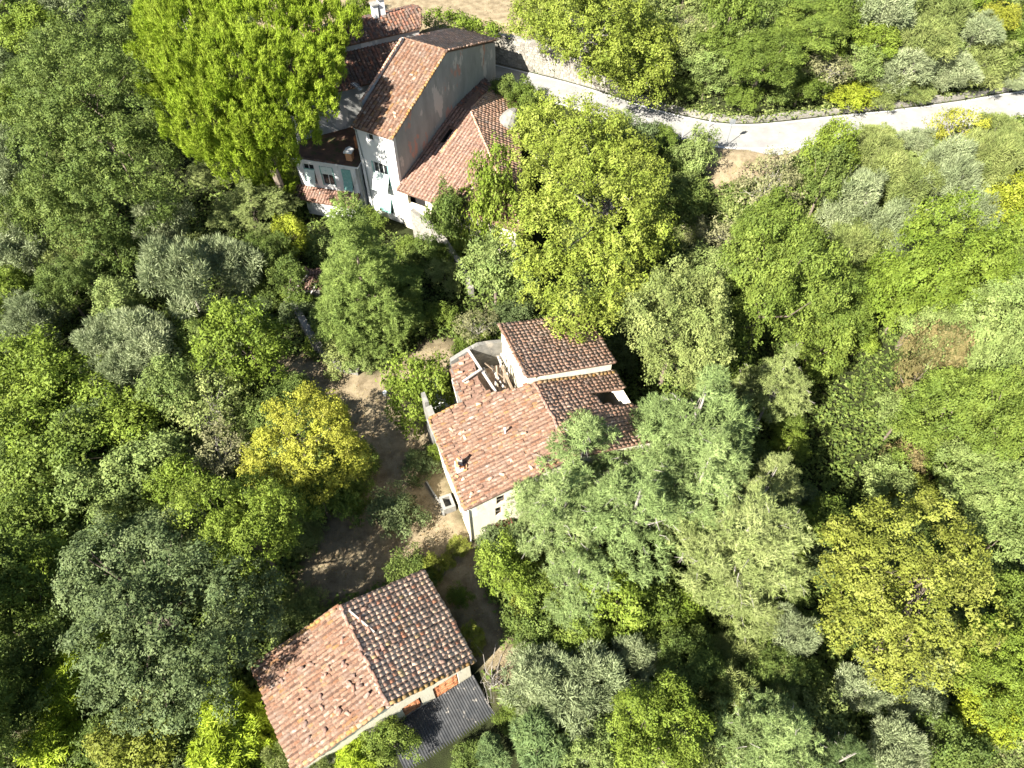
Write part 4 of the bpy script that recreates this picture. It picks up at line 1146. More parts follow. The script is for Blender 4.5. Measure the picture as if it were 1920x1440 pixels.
NVAR = {'broad': 2, 'small': 5, 'big': 4, 'fine': 3, 'bush': 5, 'olive': 5, 'pine': 5, 'bamboo': 3, 'twiggy': 3, 'spruce': 2}
_var = {}
TWIGS = {}
def variant(kind, k):
    k = k % NVAR[kind]
    if (kind, k) in _var: return _var[kind, k]
    style, R, hr, flat, leaf, rc, cover, bark, nl_, tr_ = KIND[kind]
    r = np.random.default_rng(1000 + 37 * k + sum(map(ord, kind)))
    hc = R * hr
    if kind == 'pine':
        # tiers of foliage plates round the stem
        lob = []
        for t in range(7):
            f = t / 6
            rad = R * (1 - .80 * f ** 1.3)
            z = hc * (.62 + .80 * f)
            nb = max(1, int(7 * (1 - f)))
            for b in range(nb):
                a = 2 * math.pi * b / nb + r.uniform(0, 6.28)
                q = rad * r.uniform(.45, .72) if nb > 1 else 0
                s = max(.6, rad * r.uniform(.30, .48))
                lob.append((math.cos(a) * q, math.sin(a) * q, z + r.normal(0, .25), s, s * .55))
    elif kind == 'twiggy':
        lob = rnd_lobes(R, r, hc, 5, flat)
    else:
        lob = rnd_lobes(R, r, hc, {'big': 8, 'broad': 6, 'fine': 6}.get(kind, 5), flat)
    V, F_, T, C0 = crown(style, lob, r, leaf, rc, cover, low=-.2 if kind == 'pine' else -.35)
    cm = np_mesh(kind + '_crown', V, F_, LEAF['green'], T)
    mb = MB(); limbs(mb, C0, hc if kind != 'pine' else hc * 1.3, R, r, R * tr_, nl_, twigs={'twiggy': 5, 'pine': 2}.get(kind, 1), fork=.5 if kind != 'pine' else .42)
    if kind == 'pine':
        tw_ = MB()
        for c in C0[r.permutation(len(C0))[:34]]:
            a_ = c + unit(r.normal(size=3)) * .2 + np.array([0, 0, .25]); dr = unit(np.array([c[0], c[1], r.normal(0, .8)]) + r.normal(size=3) * .8)
            b_ = a_ + dr * r.uniform(.5, 1.1)
            tw_.tube([tuple(a_), tuple((a_ + b_) / 2 + r.normal(0, .06, 3)), tuple(b_)], [.028, .02, .008], 4, cap=False)
            e_ = (a_ + b_) / 2 + unit(dr + r.normal(size=3) * .7) * .5
            tw_.tube([tuple((a_ + b_) / 2), tuple(e_)], [.016, .006], 4, cap=False)
        wm = bpy.data.meshes.new('dead_twigs'); wm.from_pydata(tw_.v, [], tw_.f); wm.update(); wm.materials.append(M['bark_grey'])
        TWIGS[cm.name] = wm
    tm = bpy.data.meshes.new(kind + '_trunk'); tm.from_pydata(mb.v, [], mb.f); tm.update(); tm.materials.append(M[bark])
    _var[kind, k] = (cm, tm)
    return cm, tm

def tree_at(kind, k, colour, px, py, rpx, label, hf=1.0, name=None, cat='tree', group=None, loc=None):
    """tree whose crown centre is seen at the pixel and whose crown is rpx photograph pixels in radius"""
    st = KIND[kind]
    far = 'beyond the road' in label or 'far road edge' in label
    if far and hf == 1.0: hf = vr.uniform(.6, .85)
    if loc is None and hf == 1.0 and kind in ('small', 'big', 'fine', 'olive'): hf = vr.uniform(.95, 1.6)
    if loc is None:
        # walk down the line of sight to the heights at which such a tree would stand on the ground
        zz = np.arange(34, -6, -.05)
        XY = np.array([at(px, py, z) for z in zz]); G = zg(XY[:, 0], XY[:, 1])
        S = rpx * depth_of(XY[:, 0], XY[:, 1], zz) / FPX / st[1]
        RD = road_dist(XY[:, 0], XY[:, 1])
        best = None
        for h2 in ((1, .85, .7, .55, .42, .3) if far else (1, 1.18, .85, 1.36, .7, .55, .42, 1.6)):
            f_ = zz - (G + st[1] * st[2] * S * hf * h2)
            roots = np.nonzero((f_[:-1] > 0) & (f_[1:] <= 0))[0]
            for i in (roots[::-1] if far else roots):
                if best is None: best = (i, h2)
                if RD[i] >= 3.1: best = (i, h2); break
            else: continue
            break
        i, h2 = best; hf *= h2
        x, y, s, g_ = XY[i, 0], XY[i, 1], S[i], float(G[i])
    else:
        x, y, s = loc; g_ = float(zg(x, y))
    cm, tm = variant(kind, k)
    nm = name or {'olive': 'olive_tree', 'pine': 'pine_tree', 'bamboo': 'bamboo_clump', 'bush': 'shrub', 'twiggy': 'twiggy_shrub', 'spruce': 'conifer', 'small': 'small_tree'}.get(kind, 'broadleaf_tree')
    e = empty(nm, (x, y, g_), vr.random() * 6.28)
    e.scale = (s, s, s * hf)
    tag(e, label, cat, group)
    link('crown', cm, e, LEAF[colour]); link('trunk', tm, e, M[st[7]])
    PLANTS.append((x, y, s * st[1]))
    if group != 'scrub between the trees': NAMED.append((x, y, label))
    return e
PLANTS = []
NAMED = []

def hero(name, loc, lobes, style, colour, leaf, rc, cover, label, seed, bark='bark', nl_=16, base_r=.3, lean=(0, 0), hc=None, cat='tree', twigs=1, dens=1.0, low=-.35, fork=.45):
    r = np.random.default_rng(seed)
    x, y = loc; g_ = float(zg(x, y))
    e = tag(empty(name, (x, y, g_)), label, cat)
    V, F_, T, C0 = crown(style, lobes, r, leaf, rc, cover, dens, low)
    link('crown', np_mesh('crown', V, F_, LEAF[colour], T), e)
    hc = hc or max(l[2] for l in lobes) * .85
    mb = MB(); limbs(mb, C0, hc, 1, r, base_r, nl_, lean, twigs, fork)
    mb.build('trunk', M[bark], e)
    for l in lobes: PLANTS.append((x + l[0], y + l[1], l[3]))
    return e

def lobes_px(base, spec):
    """crown lobes given as (px, py, height, radius px, flatness) -> relative to the tree's base"""
    bx, by = base; g_ = float(zg(bx, by)); out = []
    for px, py, z, rp, fl in spec:
        x, y = at(px, py, z + g_); R = rp * depth_of(x, y, z + g_) / FPX
        out.append((x - bx, y - by, z, R, R * fl))
    return out

# ---- hero trees
b = (-23.6, 60.2)
hero('stone_pine', b, lobes_px(b, [(380, 60, 16, 105, .42), (480, 40, 16.5, 110, .42), (570, 60, 15.5, 85, .45), (350, 140, 15, 80, .45), (440, 130, 16.5, 115, .42), (540, 140, 15.5, 100, .45), (400, 215, 14.5, 90, .45), (500, 215, 14.2, 90, .45), (575, 195, 14, 60, .5), (330, 40, 15.5, 70, .5), (455, 262, 12.5, 60, .5), (540, 255, 12, 50, .5), (600, 110, 14.5, 50, .6), (615, 45, 15, 40, .6), (500, 292, 10.5, 50, .5), (420, 250, 12.5, 50, .5), (330, 190, 13.5, 45, .6), (440, 292, 11, 55, .5), (500, 300, 10, 44, .55), (310, 165, 13.5, 42, .6), (290, 95, 14.5, 40, .6), (385, 270, 11.5, 42, .5)]),
     'brush', 'stone', .25, .55, 1.1, 'huge bright lime-green umbrella stone pine towering beside the villa annex', 5, 'bark', 26, .42, (-1.2, 1.0), 12.5, dens=.95, low=-.15, twigs=2, fork=.62)
b = (-12.9, 44.0)
lob = []
rr0 = np.random.default_rng(3)
for t in range(12):
    f = t / 11; z = 2.0 + 12.6 * f; rad = 4.5 * (1 - f) + .45
    nb = max(3, int(8 * (1 - f) + .5)) if t < 11 else 1
    for k in range(nb):
        a = 6.28 * (k + rr0.random() * .6) / nb; q = rad * rr0.uniform(.5, .8) if nb > 1 else 0
        s = max(.75, rad * .38); lob.append((math.cos(a) * q, math.sin(a) * q, z + rr0.normal(0, .2), s, s * .75))
hero('conifer', b, lob, 'needle', 'fir', .28, .46, .95, 'tall dull-green conical conifer standing in front of the white villa', 6, 'bark', 22, .24, hc=9.5, twigs=2, dens=1.0, low=-.2)
b = at(1130, 480, 0)
hero('plane_tree', b, lobes_px(b, [(1055, 255, 10.5, 85, .9), (1120, 300, 10.5, 90, .9), (1180, 330, 9.5, 65, .9), (1050, 345, 10, 76, .9), (1130, 400, 10.5, 110, .85), (1200, 430, 8.5, 55, .9), (1050, 450, 9.5, 85, .9), (1150, 500, 8.5, 80, .9), (1070, 540, 8.5, 80, .9), (1085, 595, 7, 55, .9), (1015, 240, 9, 34, 1), (1015, 430, 8.5, 42, .9)]),
     'broad', 'plane', .18, .80, .52, 'very large yellow-green plane tree right of the hip-roofed wing', 7, 'bark_grey', 22, .4, hc=9, twigs=2)
b = at(1090, 100, 9)
hero('plane_tree', b, lobes_px(b, [(1040, 20, 9.5, 70, .9), (1110, 40, 10, 85, .9), (1165, 25, 9, 60, .9), (1110, 95, 8.5, 65, .9), (1185, 110, 7, 62, .9), (1205, 158, 5, 42, .9), (1000, 50, 7.5, 42, .9), (1150, 140, 5, 42, .9), (1230, 90, 6, 40, .9), (1215, 178, 4, 30, .9)]),
     'broad', 'plane', .18, .80, .52, 'yellow-green tree leaning over the stone wall at the top edge, right of the hedge', 8, 'bark_grey', 18, .3, hc=8, twigs=2)
b = at(210, 300, 0)
hero('laurel_tree', b, lobes_px(b, [(190, 110, 13, 95, .9), (130, 190, 11, 90, .9), (220, 200, 13, 95, .9), (160, 290, 10.5, 100, .9), (240, 300, 10.5, 80, .9), (130, 130, 10, 60, 1), (200, 390, 8, 85, .9), (130, 370, 7, 55, .9), (255, 120, 10, 55, .9), (250, 395, 7, 55, .9), (110, 250, 8, 50, .9)]),
     'broad', 'deep', .165, .80, .50, 'broad tall dark-green tree filling the upper left beside the stone pine', 9, 'bark', 18, .35, hc=11)
b = at(330, 1170, 1)
hero('holm_oak', b, lobes_px(b, [(240, 1070, 8, 95, .85), (330, 1060, 8, 85, .85), (240, 1180, 9, 95, .85), (340, 1150, 9.5, 100, .85), (430, 1130, 7, 80, .85), (460, 1170, 6, 60, .85), (270, 1260, 8, 80, .85), (350, 1250, 8, 80, .85), (420, 1230, 6, 55, .85), (180, 1120, 6.5, 60, .9), (345, 1010, 6, 45, .9), (390, 1310, 5, 45, .9), (300, 1310, 6, 50, .9)]),
     'broad', 'oak', .145, .66, .52, 'massive dark grey-green holm oak left of the barn', 10, 'bark', 20, .4, hc=8)
b = at(560, 870, 0)
hero('yellow_tree', b, lobes_px(b, [(570, 800, 6.5, 75, .9), (520, 860, 6, 60, .9), (600, 850, 6.5, 70, .9), (640, 860, 5, 50, .9), (560, 890, 5.5, 55, .9), (500, 890, 5, 35, .9), (610, 800, 5.5, 45, .9)]),
     'broad', 'yellow', .125, .52, .50, 'golden yellow autumn tree left of the dry grass drive', 12, 'bark', 14, .18, hc=5.5, twigs=2)
b = at(1690, 1130, 0)
hero('robinia', b, lobes_px(b, [(1640, 1030, 8, 80, .85), (1720, 1020, 8.5, 85, .85), (1780, 1060, 8, 60, .85), (1610, 1100, 7.5, 65, .85), (1690, 1100, 9, 95, .85), (1770, 1130, 8, 80, .85), (1640, 1170, 7, 70, .85), (1720, 1190, 7, 70, .85), (1590, 1170, 5.5, 45, .9), (1680, 1230, 5, 55, .9), (1590, 1030, 6, 40, .9)]),
     'broad', 'gold', .145, .62, .46, 'rounded olive-yellow tree with feathery edges at lower right', 13, 'bark', 18, .28, hc=8, twigs=2)
# pine stand in the middle right
pines = [(1092, 850, 112, 'pine', 'grey-green pine whose crown laps over the farmhouse roof'), (1195, 940, 122, 'pine', 'grey-green pine in the middle of the pine stand'),
         (1312, 768, 120, 'pine', 'tallest blue-green pine behind the farmhouse, dark on its right side'), (1320, 885, 112, 'pine', 'pine with bare whitish twigs at the heart of the pine stand'),
         (1405, 990, 135, 'pine2', 'straw-tinged pale pine on the right of the pine stand'), (1040, 950, 96, 'pine', 'pine crown close to the farmhouse gable wall'),
         (1085, 1075, 75, 'pine', 'lower pine below the farmhouse gable with a dark gap of dead twigs beside it'), (1450, 890, 70, 'pine2', 'small yellowish pine at the right edge of the pine stand'),
         (1470, 690, 70, 'pine2', 'brownish old pine with dead grey branches above the dark hollow'), (1470, 1390, 105, 'pine', 'blue-green pine with brown cones at the bottom edge, right of centre'),
         (1590, 1420, 55, 'spruce', 'small blue-green pine tip at the bottom edge beside the larger pine'), (1395, 1100, 80, 'pine2', 'straw-coloured low pine at the foot of the pine stand')]
for k, (px, py, rp, col, lb) in enumerate(pines):
    st = KIND['pine']; R = None
    hh = {0: 11, 1: 12, 2: 14, 3: 12, 4: 12, 5: 10, 6: 8, 7: 9, 8: 10, 9: 10, 10: 7, 11: 7}[k]
    z = hh * .72 + 0
    x, y = at(px, py, z); s = rp * depth_of(x, y, z) / FPX / st[1]
    cm, tm = variant('pine', k)
    g_ = float(zg(x, y))
    e = tag(empty('pine_tree', (x, y, g_), vr.random() * 6.28), lb, 'tree', 'pines in the wood')
    e.scale = (s, s, hh / (st[1] * st[2] * 1.42))
    link('crown', cm, e, LEAF[col]); link('trunk', tm, e, M['bark_grey']); link('dead_twigs', TWIGS[cm.name], e, M['bark_grey'])['kind'] = 'stuff'
    PLANTS.append((x, y, s * st[1]))

# ---- the rest of the wood: kind, colour, px, py, radius px, label[, height factor]
T = [
 # upper left
 ('small', 'spring', 62, 62, 58, 'round bright green tree near the top left corner'),
 ('olive', 'olive', 140, 12, 60, 'grey olive at the top edge left of the bare brown patch'),
 ('olive', 'olive', 335, 8, 50, 'small grey olive at the top edge left of the stone pine', .8),
 ('small', 'spring', 18, 225, 50, 'yellow-green tree on the left edge beside the dark tall tree'),
 ('olive', 'olive', 30, 320, 60, 'grey-green olive on the left edge above a dark gap'),
 ('fine', 'deep', 55, 175, 55, 'small dark tree on the left edge by the bare dead tree'),
 ('fine', 'deep', 60, 400, 65, 'dark leafy tree in shade on the left edge'),
 ('pine', 'pine2', 410, 300, 55, 'small dull pine under the lower left edge of the stone pine', .45),
 ('pine', 'pine2', 470, 375, 75, 'dull brownish pine below the stone pine, left of the annex', .5),
 ('pine', 'stone', 500, 330, 48, 'bright low pine bough clump below the stone pine', .75),
 ('olive', 'olive', 300, 425, 52, 'grey olive between the dark tall tree and the dull pine'),
 ('small', 'lime', 546, 442, 36, 'small round pale-green tree below the annex ground floor'),
 ('bush', 'deep', 555, 380, 30, 'dark shrub at the left corner of the annex'),
 ('olive', 'olive', 345, 520, 66, 'silvery olive left of the conifer, bigger of a pair'),
 ('olive', 'olive', 440, 500, 62, 'silvery olive beside the bigger one, nearer the conifer'),
 ('fine', 'deep', 500, 470, 45, 'dark tree in shade between the silvery olives and the annex'),
 ('olive', 'olive', 40, 470, 55, 'grey olive at the left edge, halfway up'),
 ('olive', 'olive2', 150, 470, 55, 'greenish olive left of the silvery pair'),
 ('small', 'deep', 225, 480, 50, 'dark green tree just left of the silvery olive pair'),
 ('small', 'spring', 30, 540, 45, 'light green bush on the left edge above the bramble slope'),
 ('olive', 'olive', 60, 595, 50, 'grey olive on the left edge at the top of the brambles'),
 ('fine', 'deep', 120, 540, 55, 'dark tree in a shaded hollow on the left'),
 ('small', 'pale', 220, 560, 50, 'pale yellowish tree between the left hollow and the olives'),
 ('olive', 'olive', 200, 640, 55, 'grey olive of the lower left olives, nearest the left edge'),
 ('olive', 'olive', 275, 640, 68, 'largest grey olive above the bramble slope'),
 ('olive', 'olive', 225, 700, 48, 'low grey olive at the bramble edge'),
 ('small', 'deep', 370, 640, 45, 'dark tree right of the largest grey olive'),
 ('small', 'spring', 465, 645, 78, 'yellowish-green tree left of the terrace wall'),
 ('bush', 'deep', 535, 755, 52, 'dark glossy shrub beside the drive above the yellow tree'),
 ('twiggy', 'olive2', 395, 760, 85, 'straw-brown twiggy thicket left of the yellow tree'),
 ('twiggy', 'dry', 410, 860, 70, 'sparse brown thicket lower left of the yellow tree'),
 ('twiggy', 'pale', 440, 700, 50, 'pale sparse thicket at the edge of the drive'),
 ('small', 'pale', 330, 730, 55, 'pale green bush right of the bramble slope'),
 # bramble slope
 ('bush', 'spring', 60, 690, 75, 'bramble mound at the left edge below the olive'),
 ('bush', 'spring', 150, 730, 85, 'bright bramble mound below the grey olives'),
 ('bush', 'spring', 60, 790, 80, 'bramble mound on the left edge in mid slope'),
 ('bush', 'green', 160, 830, 85, 'broad bramble mound in the middle of the slope'),
 ('bush', 'spring', 250, 790, 75, 'bramble mound left of the brown thicket'),
 ('bush', 'pale', 270, 880, 80, 'pale bramble mound left of the lower brown thicket'),
 ('bush', 'green', 70, 890, 80, 'bramble mound on the left edge, low on the slope'),
 ('bush', 'pale', 180, 930, 75, 'bramble mound at the foot of the slope above the holm oak'),
 ('bush', 'green', 60, 980, 80, 'green mound on the left edge left of the holm oak top'),
 ('small', 'spring', 345, 920, 60, 'bright green bush above the holm oak'),
 ('big', 'spring', 470, 1000, 112, 'rounded bright yellow-green tree between yellow tree and barn'),
 ('small', 'green', 600, 930, 65, 'dark green tree in the shade below the yellow tree'),
 ('small', 'green', 668, 885, 42, 'small green tree at the shaded drive edge beside the yellow tree'),
 ('bush', 'green', 665, 940, 32, 'small green shrub in the shade of the drive'),
 ('bush', 'oak', 740, 965, 52, 'dark round shrub alone on the shaded drive'),
 ('bush', 'spring', 795, 740, 66, 'bright vine-covered bush left of the farmhouse back corner', 1.6),
 ('bush', 'deep', 835, 745, 32, 'dark ivy bush inside the missing corner of the farmhouse', 1.9),
 ('bush', 'oak', 790, 870, 34, 'grey-green shrub beside the farmhouse left wall'),
 ('bush', 'spring', 818, 850, 20, 'small vine climbing the farmhouse left wall', 1.8),
 # lower left
 ('small', 'green', 60, 1080, 85, 'shaded green tree on the left edge beside the holm oak'),
 ('small', 'deep', 60, 1190, 90, 'dark shaded tree on the left edge in the lower corner'),
 ('small', 'deep', 40, 1310, 80, 'very dark tree low on the left edge'),
 ('big', 'deep', -60, 1130, 105, 'tall dark tree cut by the left edge beside the holm oak', 1.7),
 ('big', 'deep', -70, 1330, 105, 'tall dark tree cut by the left edge at the bottom corner', 1.7),
 ('bamboo', 'bamboo', 165, 1205, 55, 'yellow bamboo at the left foot of the holm oak, upper clump'),
 ('bamboo', 'bamboo', 130, 1290, 55, 'yellow bamboo at the left foot of the holm oak, lower clump'),
 ('bamboo', 'bamboo', 100, 1390, 55, 'yellow-green bamboo in the bottom left corner'),
 ('twiggy', 'dry', 40, 1410, 45, 'grey twiggy bush in the bottom left corner'),
 ('small', 'gold', 250, 1385, 80, 'yellowish-green tree at the bottom edge left of the bamboo'),
 ('bamboo', 'bamboo', 430, 1330, 58, 'bright yellow bamboo against the barn left eave, upper clump'),
 ('bamboo', 'bamboo', 475, 1360, 50, 'bright yellow bamboo touching the barn left eave'),
 ('bamboo', 'bamboo', 410, 1415, 65, 'bright yellow bamboo at the bottom edge left of the barn'),
 ('bush', 'oak', 500, 1330, 22, 'grey-green shrub at the barn left wall', 2.0),
 ('olive', 'olive2', 545, 1430, 40, 'silvery shrub at the barn lower left corner'),
 ('olive', 'olive2', 605, 1420, 34, 'silvery shrub in front of the barn gable'),
 ('bamboo', 'bamboo', 670, 1425, 40, 'yellow-green bamboo in front of the barn wall'),
 ('small', 'green', 735, 1390, 48, 'green tree left of the corrugated lean-to'),
 ('bush', 'pale', 735, 1340, 25, 'pale climber over the left end of the lean-to', 2.0),
 ('spruce', 'spruce', 920, 1410, 36, 'blue-green conifer at the bottom right of the lean-to'),
 ('spruce', 'spruce', 1010, 1395, 60, 'larger blue-green conifer right of the lean-to at the bottom edge'),
 ('bush', 'deep', 880, 1432, 36, 'dark shrub at the lower edge of the corrugated roof', 1.2),
 ('bush', 'green', 955, 1345, 30, 'green shrub right of the corrugated roof edge', 1.0),
 ('bush', 'gold', 812, 1068, 24, 'yellowing vine at the top corner of the barn roof', 2.2),
 ('bush', 'gold', 888, 1195, 24, 'yellowing vine along the barn right eave', 2.4),
 ('bush', 'green', 860, 1120, 24, 'green climber on the barn right wall', 1.2),
 ('bush', 'gold', 862, 1025, 22, 'yellowing vine trailing from the farmhouse corner', .6),
 ('bush', 'gold', 838, 1052, 18, 'yellowing creeper on the ground between farmhouse and barn', .5),
 # lower middle
 ('small', 'spring', 945, 1060, 58, 'bright green tree at the farmhouse gable corner'),
 ('small', 'spring', 1150, 1130, 82, 'bright green tree under the lower pine'),
 ('small', 'green', 1215, 1150, 55, 'green tree right of the bright one under the pines'),
 ('small', 'green', 1090, 1190, 60, 'green tree between the lower pine and the silvery olive'),
 ('bush', 'gold', 985, 1150, 36, 'yellowish bush on the edge of the lower path'),
 ('olive', 'olive', 1010, 1270, 70, 'silvery olive right of the barn, left of a pair'),
 ('olive', 'olive', 1085, 1300, 82, 'largest silvery olive right of the barn'),
 ('olive', 'olive', 1185, 1240, 50, 'small silver olive with a bright tip, right of the largest'),
 ('olive', 'olive', 1180, 1310, 45, 'grey olive below the one with a bright tip'),
 ('big', 'spring', 1235, 1390, 110, 'bright green broad tree at the bottom edge, centre right'),
 ('small', 'pale', 1110, 1410, 60, 'pale green tree at the bottom edge below the olives'),
 ('fine', 'deep', 1290, 1250, 70, 'dark shaded tree right of the small silver olive'),
 ('olive', 'olive2', 1380, 1220, 52, 'grey-green olive left of the pale willow'),
 ('olive', 'olive', 1480, 1190, 50, 'pale silver willow left of the olive-yellow tree'),
 ('fine', 'deep', 1450, 1260, 55, 'dark tree under the pale silver willow'),
 ('olive', 'olive2', 1375, 1310, 58, 'yellow-tinged olive above the bottom pine'),
 ('olive', 'olive2', 1450, 1310, 48, 'olive between the bottom pine and the dark gap'),
 ('olive', 'olive', 1610, 1290, 52, 'dim olive in the shade below the olive-yellow tree'),
 ('olive', 'olive', 1720, 1320, 62, 'blue-grey olive in shade at lower right'),
 ('olive', 'olive', 1680, 1410, 60, 'blue-grey olive at the bottom edge, lower right'),
 ('small', 'deep', 1780, 1400, 70, 'dark bush at the bottom edge near the right corner'),
 ('big', 'spring', 1875, 1260, 105, 'bright green tree on the right edge, low'),
 ('small', 'lime', 1850, 1350, 62, 'yellowish tree near the bottom right corner'),
 ('twiggy', 'dry', 1900, 1400, 45, 'dry twiggy tree in the bottom right corner'),
 ('small', 'pale', 1860, 1020, 70, 'pale green tree on the right edge beside the olive-yellow tree'),
 ('small', 'green', 1900, 1120, 60, 'darker green tree on the right edge below the pale one'),
 # right
 ('big', 'pale', 1780, 650, 100, 'pale leafy walnut on the right, upper left lobe'),
 ('big', 'pale', 1880, 640, 105, 'pale grey-green walnut on the right edge with windblown tips'),
 ('big', 'green', 1790, 790, 105, 'pale green walnut in the middle of the right side'),
 ('big', 'green', 1890, 800, 100, 'green walnut on the right edge below the windblown one'),
 ('big', 'pale', 1840, 910, 95, 'pale green tree on the right above the olive-yellow tree'),
 ('small', 'rust', 1730, 690, 62, 'rust-orange autumn tree among the green walnuts', 2.2),
 ('small', 'rust', 1700, 860, 40, 'small rusty bush below the rust-orange tree', 1.6),
 ('small', 'pale', 1695, 775, 50, 'pale tree at the right rim of the dark hollow'),
 ('small', 'pale', 1665, 925, 55, 'yellowish pale tree below the dark hollow'),
 ('small', 'gold', 1705, 935, 45, 'golden green tree above the olive-yellow tree'),
 ('big', 'spring', 1780, 510, 125, 'broad bright green tree on the right below the olives'),
 ('small', 'spring', 1700, 560, 70, 'bright green tree left of the broad one on the right'),
 ('small', 'lime', 1895, 380, 60, 'bright yellow-green tree on the right edge'),
 ('big', 'green', 1450, 530, 110, 'tall green tree in the middle right, left of a close group'),
 ('big', 'green', 1545, 560, 95, 'tall green tree in the middle right above the dark hollow'),
 ('small', 'green', 1535, 655, 60, 'green tree leaning over the dark hollow'),
 ('small', 'green', 1462, 775, 42, 'green tree on the shaded left side of the dark hollow'),
 ('small', 'spring', 1480, 840, 38, 'bright green sapling right of the pine stand'),
 ('big', 'olive2', 1270, 605, 105, 'dull olive-green tree behind the farmhouse upper roof'),
 ('small', 'green', 1350, 660, 65, 'green tree between the dull tree and the tall pine'),
 ('small', 'pale', 1330, 520, 62, 'pale green tree right of the plane tree'),
 ('twiggy', 'dry', 1330, 440, 58, 'bare-branched tree right of the plane tree'),
 ('bush', 'deep', 1285, 375, 50, 'dark green ivy mound right of the plane tree'),
 ('bush', 'deep', 1240, 480, 45, 'dark shrub in shade at the plane tree foot'),
 ('twiggy', 'dry', 1440, 350, 75, 'pinkish-brown twiggy thicket below the road'),
 ('small', 'green', 1440, 430, 60, 'green tree below the pinkish thicket'),
 ('small', 'spring', 1565, 288, 48, 'yellow-tipped green tree at the near road edge'),
 ('small', 'deep', 1545, 340, 50, 'dark tree below the yellow-tipped one'),
 ('olive', 'olive2', 1645, 305, 52, 'grey-green olive below the road, left of the yellow bush'),
 ('olive', 'olive', 1600, 380, 58, 'silvery olive in the olive grove below the road, nearest left'),
 ('olive', 'olive2', 1690, 360, 55, 'greenish olive in the grove with a yellow patch'),
 ('olive', 'olive', 1770, 340, 60, 'silver olive below the yellow bush'),
 ('olive', 'olive', 1690, 440, 55, 'silvery olive low in the grove above the bright tree'),
 ('olive', 'olive2', 1845, 310, 52, 'grey-green olive on the right below the road'),
 ('olive', 'olive', 1820, 400, 55, 'silver olive right in the grove above the bright tree'),
 ('olive', 'olive2', 1600, 460, 50, 'dim olive in the grove beside the tall green group'),
 ('twiggy', 'yellow', 1795, 250, 55, 'sparse yellow bush leaning across the road', 1.2),
 ('bush', 'oak', 1200, 268, 40, 'dark shrub at the near road edge beside the plane tree', 1.3),
 ('bush', 'pale', 1300, 290, 45, 'dull green shrub at the road edge left of the bare verge', 1.2),
 ('bush', 'deep', 1265, 320, 40, 'dark shrub below the road right of the plane tree'),
 # beyond the road
 ('small', 'pale', 1330, 130, 52, 'pale grey-green tree beyond the road, left of the tall green one'),
 ('twiggy', 'dry', 1300, 60, 50, 'bare white-branched tree beyond the road at the top'),
 ('bush', 'deep', 1290, 165, 35, 'dark shrub in the gap beyond the road'),
 ('big', 'green', 1430, 110, 82, 'tall green tree at the far road edge, above the drooping one'),
 ('small', 'green', 1392, 178, 40, 'green tree leaning to the far road edge', .6),
 ('big', 'green', 1520, 60, 78, 'green tree at the top edge beyond the road'),
 ('twiggy', 'dry', 1560, 130, 55, 'pinkish-grey twiggy tree beyond the road'),
 ('small', 'lime', 1595, 178, 50, 'yellow-green tree on the far road edge'),
 ('small', 'green', 1500, 168, 42, 'green tree on the far road edge left of the yellow-green one'),
 ('small', 'green', 1370, 25, 55, 'green tree at the top edge left of the tall ones'),
 ('small', 'spring', 1640, 80, 50, 'bright green tree beyond the road in the olive belt'),
 ('olive', 'olive', 1690, 130, 55, 'silver olive beyond the road, left of a row'),
 ('olive', 'olive2', 1740, 80, 55, 'greenish olive beyond the road near the top'),
 ('olive', 'olive', 1790, 130, 52, 'silver olive beyond the road in mid row'),
 ('olive', 'olive2', 1850, 110, 58, 'grey-green olive beyond the road near the right edge'),
 ('olive', 'olive', 1890, 148, 42, 'silver olive on the far road edge at the right'),
 ('olive', 'olive2', 1715, 172, 40, 'greenish olive on the far road edge'),
 ('olive', 'olive', 1650, 25, 55, 'grey olive at the top edge on the right'),
 ('small', 'yellow', 1865, 35, 40, 'yellow bush near the top right corner'),
 ('olive', 'olive2', 1770, 20, 55, 'grey-green olive at the top edge near the right'),
 ('small', 'deep', 1460, 20, 45, 'dark tree at the top edge between the green ones'),
 ('olive', 'olive2', 1640, 262, 42, 'grey-green olive close to the near road edge, left of the yellow bush', .7),
 ('olive', 'olive', 1722, 268, 40, 'low silver olive close under the near road edge', .7),
 ('olive', 'olive2', 1872, 246, 44, 'grey-green olive close to the near road edge at the right', .7),
 ('small', 'pale', 1745, 296, 40, 'pale bush in the olive grove under the yellow bush', .8),
 ('olive', 'olive2', 1905, 282, 42, 'olive on the right edge just below the road', .8),
 ('small', 'green', 1575, 28, 48, 'green tree at the top edge in the wood beyond the road', 1.2),
 ('small', 'pale', 1615, 120, 44, 'pale bush in the olive belt beyond the road', .9),
 ('small', 'deep', 1470, 150, 40, 'dark tree beyond the road between the green ones', .9),
 ('olive', 'olive2', 1655, 165, 42, 'olive at the far road edge beside the yellow-green tree', .8),
 ('small', 'green', 1350, 85, 46, 'green tree beyond the road under the bare white-branched tree', .9),
 ('small', 'pale', 1395, 60, 46, 'pale tree at the top beyond the road', 1.1),
 ('olive', 'olive', 1830, 60, 46, 'silver olive near the top right beside the yellow bush', .9),
 ('small', 'green', 1900, 80, 46, 'green tree on the right edge near the top', .9),
 # round the villa
 ('bush', 'spring', 915, 395, 58, 'pale green ivy-covered stump in front of the side wing', 2.6),
 ('bush', 'deep', 845, 420, 46, 'deep green ivy mass on the side wing front wall', 2.3),
 ('small', 'pale', 928, 500, 70, 'light yellow-green small tree below the ivy'),
 ('bush', 'green', 850, 475, 36, 'dark green ivy beside the curving wall', 1.0),
 ('bush', 'yellow', 795, 400, 16, 'yellow creeper on the white corner wall below the wing', 2.6),
 ('bush', 'deep', 795, 480, 42, 'dark shaded shrub right of the conifer', 1.2),
